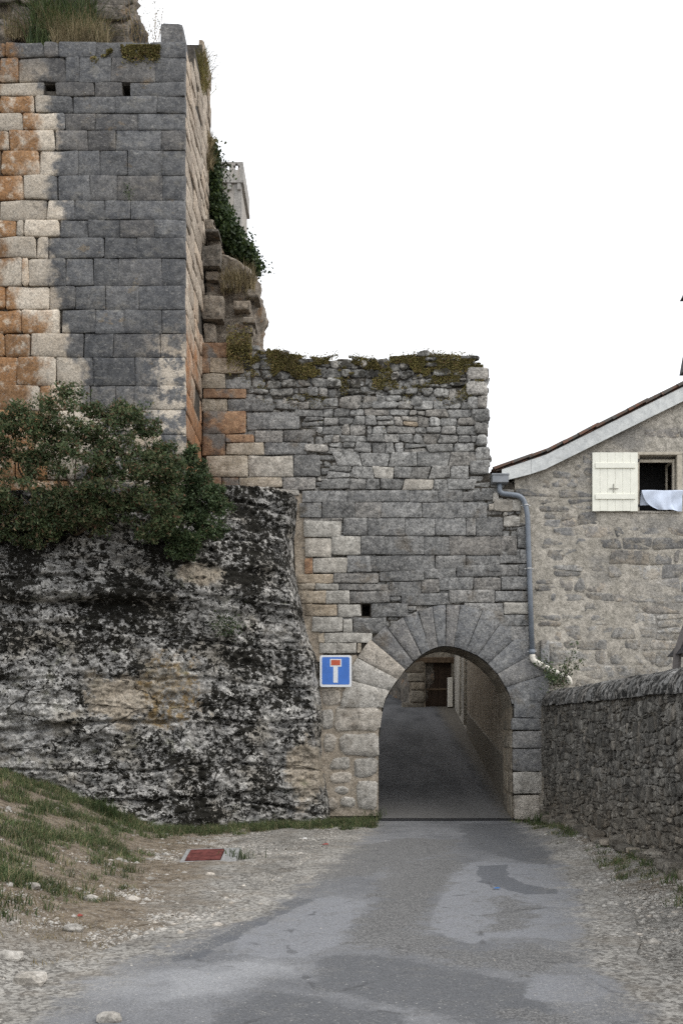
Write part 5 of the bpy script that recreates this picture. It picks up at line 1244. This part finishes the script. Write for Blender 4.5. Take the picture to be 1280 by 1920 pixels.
lf = np.array([P(r1.uniform(170, 300), 84 + abs(r1.normal()) * 12, TY - .02 - r1.uniform(0, .05)) for _ in range(5200)]); nn = fbm(lf[:, 0] * 2.2, lf[:, 2] * 2.6, 0, 4, 44, .6); lf = lf[nn > -.02]
v, f = leaf_arrays(lf, r1.uniform(.03, .06, len(lf)), r1, .2, .7); fast_mesh('moss', v, f, M['moss'], tower, origin=P(240, 90, TY))['kind'] = 'stuff'
# ground grass
def ground_pts(n, x0, x1, y0, y1, fn):
    x = r1.uniform(x0, x1, n); y = r1.uniform(y0, y1, n); k = fn(x, y) > r1.uniform(0, 1, n); x, y = x[k], y[k]
    return np.column_stack([x, y, g(x, y) - .01])
def rock_front(x): return np.interp(x, [-12, -8, -6.4, -4.5, -3.2, -2.2, -1.2, -.4, .45], [16.9, 17.3, 17.6, 17.95, 18.55, 19.35, 20.1, 20.45, 20.6])
def bank_d(x, y):
    e = -2.55 - .085 * (y - 8.6)
    return sstep(-.1, 1.0, (e - x) + .9 * fbm(x * .9, y * .9, 0, 4, 51)) * sstep(.05, .4, fbm(x * 2.3, y * 2.3, 3, 4, 61, .7) + .24) * (y < rock_front(x) + .2)
def clumped(n, x0, x1, y0, y1, fn, k=26, sp=.05):
    c = ground_pts(n, x0, x1, y0, y1, fn); m = len(c); hs = r1.uniform(.35, 1.35, m)
    P_ = np.repeat(c, k, 0) + np.column_stack([r1.normal(0, sp, m * k), r1.normal(0, sp, m * k), np.zeros(m * k)]); P_[:, 2] = g(P_[:, 0], P_[:, 1]) - .01
    return P_, np.repeat(hs, k)
Bk, Bh = clumped(8500, -8.5, -2.2, 7.5, 18.2, bank_d)
grass_tuft('grass', 'green grass covering the bank at the left', 'grass', Bk, .125, .005, M['grass'], .8, (-5, 13, .5), 'stuff', Bh)
def foot_d(x, y): d = rock_front(x) - y; return np.exp(-((d - .40) / .75) ** 2) * sstep(.0, .35, fbm(x * 1.4, y * 1.4, 3, 4, 71, .65) + .32) * (x < .7)
Fk, Fh = clumped(5200, -5.5, .75, 16.8, 20.9, foot_d)
grass_tuft('grass', 'strip of short grass along the foot of the rock face', 'grass', Fk, .14, .005, M['grass'], .8, (-2, 19, .1), 'stuff', Fh)
def wall_d(x, y): w = 3.80 + .0297 * (y - 2) - x; return np.exp(-((w - .30) / .32) ** 2) * sstep(-.05, .3, fbm(x * 1.9, y * 1.5, 3, 4, 81, .65) + .12)
Wk, Wh = clumped(1500, 2.6, 4.3, 6.5, 20.8, wall_d)
grass_tuft('grass', 'sparse grass along the foot of the garden wall', 'grass', Wk, .12, .0045, M['grass'], 1.0, (3.8, 14, .1), 'stuff', Wh)
Dk = ground_pts(60000, -7, -.2, 7, 20.4, lambda x, y: sstep(0, .8, (-1.75 - .07 * (y - 8)) - x + 1.6 * sstep(16.5, 19, y)) * sstep(.0, .4, fbm(x * 1.2, y * 1.2, 7, 4, 91)) * .8)
grass_tuft('dry_grass', 'flattened dry grass on the bare soil left of the road', 'grass', Dk, .06, .003, M['drygrass'], 1.1, (-4, 13, .2), 'stuff')
# weeds by the left pier
for nm, lab, (px, py), sz, n in [('weed', 'leafy green weed at the foot of the left pier of the arch', (690, 1536), .32, 160), ('weed', 'small green weed beside the red cover', (447, 1612), .22, 60), ('weed', 'green tuft of weeds below the right pier beside the garden wall', (1020, 1545), .30, 150), ('weed', 'tall weed tuft in front of the rock at the left', (200, 1530), .38, 200)]:
    x, y = GP(px, py); B = np.column_stack([x + r1.normal(0, .14, n), y + r1.normal(0, .12, n), np.zeros(n)]); B[:, 2] = g(B[:, 0], B[:, 1])
    v, f = blade_arrays(B, r1.uniform(sz * .4, sz, n), .008, r1, .45); fast_mesh('leaves', v, f, M['greengrass2'], thing(nm, lab, 'weed', (x, y, gf(x, y))), origin=(x, y, gf(x, y)))

# gravel
def chips(name, B, size, r, m, label):
    """tiny four-sided chips"""
    n = len(B); size = np.asarray(size)[:, None] * np.ones((n, 1)); a = r.uniform(0, 6.283, (n, 4)) * .25 + np.arange(4) * 1.57
    rr_ = r.uniform(.6, 1.3, (n, 4)) * size; base = np.stack([np.cos(a) * rr_, np.sin(a) * rr_, r.uniform(-.2, .15, (n, 4)) * size], -1)
    top_ = np.concatenate([r.normal(0, .25, (n, 2)) * size, r.uniform(.4, .9, (n, 1)) * size], 1)[:, None]
    v = (np.concatenate([base, top_], 1) + B[:, None]).reshape(-1, 3); f = (np.array([[0, 1, 4], [1, 2, 4], [2, 3, 4], [3, 0, 4]])[None] + 5 * np.arange(n)[:, None, None]).reshape(-1, 3)
    tag(fast_mesh(name, v, f, m), label, 'gravel', kind='stuff')
def verge(x, y, k):
    l, r = roadL(y), roadR(y); e = np.minimum(x - l, r - x) + .35 * fbm(x * 2.2, y * 2.2, 9, 4, 33); return np.where(e < .1, k, .05 * k * (e < .9) + .012)
Pk = ground_pts(150000, -3.9, 4.1, 4.9, 20.6, lambda x, y: verge(x, y, .95) * sstep(-4.6, -2.0, x + .03 * (y - 8)) * (y < rock_front(x) - .3) * sstep(-.6, .3, fbm(x * 1.1, y * 1.1, 2, 4, 15)))
chips('gravel', Pk, np.clip(r1.lognormal(-4.6, .42, len(Pk)), .004, .03), r1, M['whitestone'], 'loose pale gravel spread over the verges of the road')
Pk = ground_pts(4200, -4.8, -.4, 5.2, 17.5, lambda x, y: (x < roadL(y) - .02) * sstep(-.2, .35, fbm(x * 1.3, y * 1.3, 2, 4, 17)))
tag(pebbles('stones', Pk, np.clip(r1.lognormal(-3.75, .42, len(Pk)), .012, .07), r1, M['whitestone']), 'scattered pale stones on the soil left of the road', 'stones')
Pk = ground_pts(2600, 2.2, 4.1, 5.2, 20.0, lambda x, y: (x > roadR(y) + .05) * sstep(-.2, .35, fbm(x * 1.3, y * 1.3, 2, 4, 19)))
tag(pebbles('stones', Pk, np.clip(r1.lognormal(-3.7, .42, len(Pk)), .012, .06), r1, M['whitestone']), 'scattered pale stones between the road and the garden wall', 'stones')

def field_stone(px, py, s, label, m='whitestone', cat='stone'):
    x, y = GP(px, py); v0, f0 = ico(); rr = np.random.RandomState(int(px * 7 + py))
    bm = bmesh.new(); bmesh.ops.create_icosphere(bm, subdivisions=2, radius=1)
    V = np.array([q.co[:] for q in bm.verts]); bm.verts.index_update(); Fc = [[q.index for q in ff.verts] for ff in bm.faces]; bm.free()
    V = np.sign(V) * np.abs(V) ** .8 * (1 + .45 * fbm(V[:, 0] * 1.5 + px, V[:, 1] * 1.5, V[:, 2] * 1.5, 3, 5))[:, None] * np.array((1.15, .85, .6)) * s
    V = V + np.array((x, y, gf(x, y) + .25 * s))
    tag(mesh_obj('stone', V, Fc, M[m], None, False, (x, y, gf(x, y))), label, cat, 'pale stones lying left of the road')
for q in [(55, 1845, .10, 'largest pale rounded stone at the lower left edge of the gravel'), (172, 1690, .075, 'pale angular stone on the bare soil left of the road'), (205, 1916, .07, 'cream stone at the bottom edge of the picture left of the asphalt'),
          (310, 1567, .06, 'small white stone in the grass below the rock face'), (62, 1664, .065, 'pale stone at the edge of the grassy bank'), (20, 1800, .08, 'white stone beside a grass tuft at the far left'), (137, 1745, .07, 'white stone next to reddish brick crumbs'), (394, 1643, .06, 'white stone just in front of the red cover')]:
    field_stone(*q)
# ------------------------------------------------------------------ covers, drain, litter
cx, cy = GP(395, 1612); zc = gf(cx, cy) + .02
uc = thing('utility_cover', 'square red iron cover set in a grey concrete frame on the gravel', 'cover', (cx, cy, zc))
fr2 = MB(); a, b = .40, .27
for bx in ((-a, a, -b - .10, -b), (-a, a, b, b + .08), (-a, -.33, -b + .002, b - .002), (.17, a, -b + .002, b - .002)): fr2.bbox(cx + bx[0], cx + bx[1], cy + bx[2], cy + bx[3], zc - .10, zc + .05, .01)
ld = MB().bbox(cx - .325, cx + .165, cy - b + .006, cy + b - .006, zc - .02, zc + .065, .006)
for mb_ in (fr2, ld): mb_.v = [(x, y, z + .17 * (y - cy) + .03 * (x - cx)) for x, y, z in mb_.v]      # lies tilted on the slope
fr2.build('frame', M['concrete'], uc); ld.build('lid', M['redlid'], uc)
mx, my = PX(778, 29.0), 29.0
for yy in np.linspace(22, 36, 200):
    if HY - (gf(2, yy) - EYE) / yy * F <= 1414: my = float(yy); break
mx = PX(778, my); mz = gf(mx, my)
def disc(name, x, y, z, r, h, m, parent, n=24):
    v = [(x + r * math.cos(2 * math.pi * k / n), y + r * math.sin(2 * math.pi * k / n), z + SLOPE * r * math.sin(2 * math.pi * k / n) + dz) for dz in (0, h) for k in range(n)]
    f = [tuple(range(n, 2 * n))] + [(k, (k + 1) % n, n + (k + 1) % n, n + k) for k in range(n)]; return mesh_obj(name, v, f, m, parent)
mh = thing('manhole_cover', 'round dark manhole cover in the lane behind the arch', 'manhole', (mx, my, mz)); disc('rim', mx, my, mz, .32, .012, M['iron'], mh); disc('lid', mx, my, mz, .28, .018, M['iron'], mh)
ch = thing('drain_channel', 'thin dark drain channel across the road under the arch', 'drain', (2.2, 21, 0))
MB().box(.75, 3.78, 20.962, 21.062, -.06, .030).build('channel', M['black'], ch)
MB().box(.75, 3.78, 21.03, 21.066, .0302, .050).build('edge_rail', M['iron'], ch)
def litter(name, px, py, dims, m, label, rot=.3):
    x, y = GP(px, py); z = gf(x, y) + .02; mb = MB(); mb.bbox(-dims[0], dims[0], -dims[1], dims[1], 0, dims[2], min(dims) * .25)
    mb.bbox(-dims[0] * .3, dims[0] * .8, dims[1] * .4, dims[1] * 1.5, dims[2] * .3, dims[2] * 1.4, min(dims) * .25)
    c, s_ = math.cos(rot), math.sin(rot); V = [(x + a * c - b * s_, y + a * s_ + b * c, z + d) for a, b, d in mb.v]
    tag(mesh_obj(name, V, mb.f, m, None, False, (x, y, z)), label, 'litter')
litter('litter', 931, 1669, (.035, .016, .008), M['litterblue'], 'scrap of blue plastic lying on the asphalt')
litter('litter', 571, 1575, (.05, .018, .014), M['litterwhite'], 'white scrap on the gravel edge left of the arch')
litter('litter', 610, 1586, (.05, .018, .014), M['litterred'], 'red fragment on the gravel edge left of the road')
litter('litter', 150, 1722, (.025, .015, .014), M['litterred'], 'reddish brick crumb among the pale stones at the left', .8)
# ------------------------------------------------------------------ plants by the white elbow
pb = thing('elder_sprig', 'leafy sprigs growing behind the parapet wall by the white pipe elbow', 'plant', P(1050, 1290, 20.6))
lf = []; mm = MB(); rr = random.Random(9)
for (bx, by), (tx, ty) in [((1050, 1285), (1078, 1206)), ((1048, 1285), (1090, 1235)), ((1045, 1280), (1018, 1228)), ((1045, 1285), (1010, 1240)), ((1055, 1285), (1062, 1240)), ((1040, 1290), (1030, 1262))]:
    b = Vector(P(bx, by, 20.6)); t = Vector(P(tx, ty, 20.45)); mm.tube([b, b.lerp(t, .5) + Vector((.02, 0, .03)), t], [.008, .006, .003], 5)
    for _ in range(70): q = b.lerp(t, rr.uniform(.35, 1.02)); lf.append((q.x + rr.gauss(0, .06), q.y + rr.gauss(0, .06), q.z + rr.gauss(0, .05)))
for _ in range(240): lf.append(P(1045 + rr.gauss(0, 12), 1276 + rr.gauss(0, 9), 20.6 + rr.gauss(0, .1)))
mm.build('stem', M['twig'], pb); v, f = leaf_arrays(np.array(lf), r1.uniform(.04, .09, len(lf)), r1, .1); fast_mesh('leaves', v, f, M['shrub2'], pb, origin=P(1050, 1290, 20.6))
# small plants on the masonry and rock
for lab, px, py, Y, n, s_ in [('small weed rooted in the dark middle of the tower front', 241, 360, 18.68, 90, .05), ('green plant in a crack of the rock face right of centre', 425, 1170, 18.95, 500, .06)]:
    q = np.array([P(px + r1.normal() * (6 if n < 200 else 14), py + r1.normal() * (8 if n < 200 else 12), Y + r1.normal() * .06) for _ in range(n)]); v, f = leaf_arrays(q, r1.uniform(s_ * .5, s_ * 1.2, n), r1)
    fast_mesh('leaves', v, f, M['shrub2'], thing('crevice_plant', lab, 'plant', P(px, py, Y)), origin=P(px, py, Y))
# ------------------------------------------------------------------ dark lamp post at the right frame edge
LY = 12.5
lp = thing('lamp_post', 'black iron lantern post cut by the right edge behind the garden wall', 'lamp', P(1300, 1400, LY))
x0 = PX(1306, LY); zg = -.3
MB().tube([P(1306, 1330, LY), P(1306, 1150, LY), P(1306, 740, LY)], [.09, .06, .05], 12).build('post', M['black'], lp)
MB().tube([P(1264, 1300, LY), P(1269, 1225, LY), P(1300, 1130, LY)], [.055, .055, .05], 8).build('strut', M['postgrey'], lp)
def pyr(cx, z0, z1, r0, r1_, m, name): 
    v = [(cx + a * r, LY + b * r, z) for r, z in ((r0, z0), (r1_, z1)) for a, b in ((-1, -1), (1, -1), (1, 1), (-1, 1))]
    return mesh_obj(name, v, [(3, 2, 1, 0), (4, 5, 6, 7), (0, 1, 5, 4), (1, 2, 6, 5), (2, 3, 7, 6), (3, 0, 4, 7)], m, lp)
pyr(x0, PZ(1228, LY), PZ(1185, LY), x0 - PX(1263, LY), .08, M['black'], 'collar')
pyr(x0, PZ(695, LY), PZ(640, LY), x0 - PX(1281, LY), .12, M['black'], 'lantern_roof'); pyr(x0, PZ(740, LY), PZ(696, LY), .06, .10, M['black'], 'lantern_base')
pyr(x0, PZ(554, LY), PZ(530, LY), x0 - PX(1281.5, LY), .10, M['black'], 'lantern_cap'); MB().tube([P(1306, 640, LY), P(1306, 553, LY)], .06, 10).build('lantern_neck', M['black'], lp)
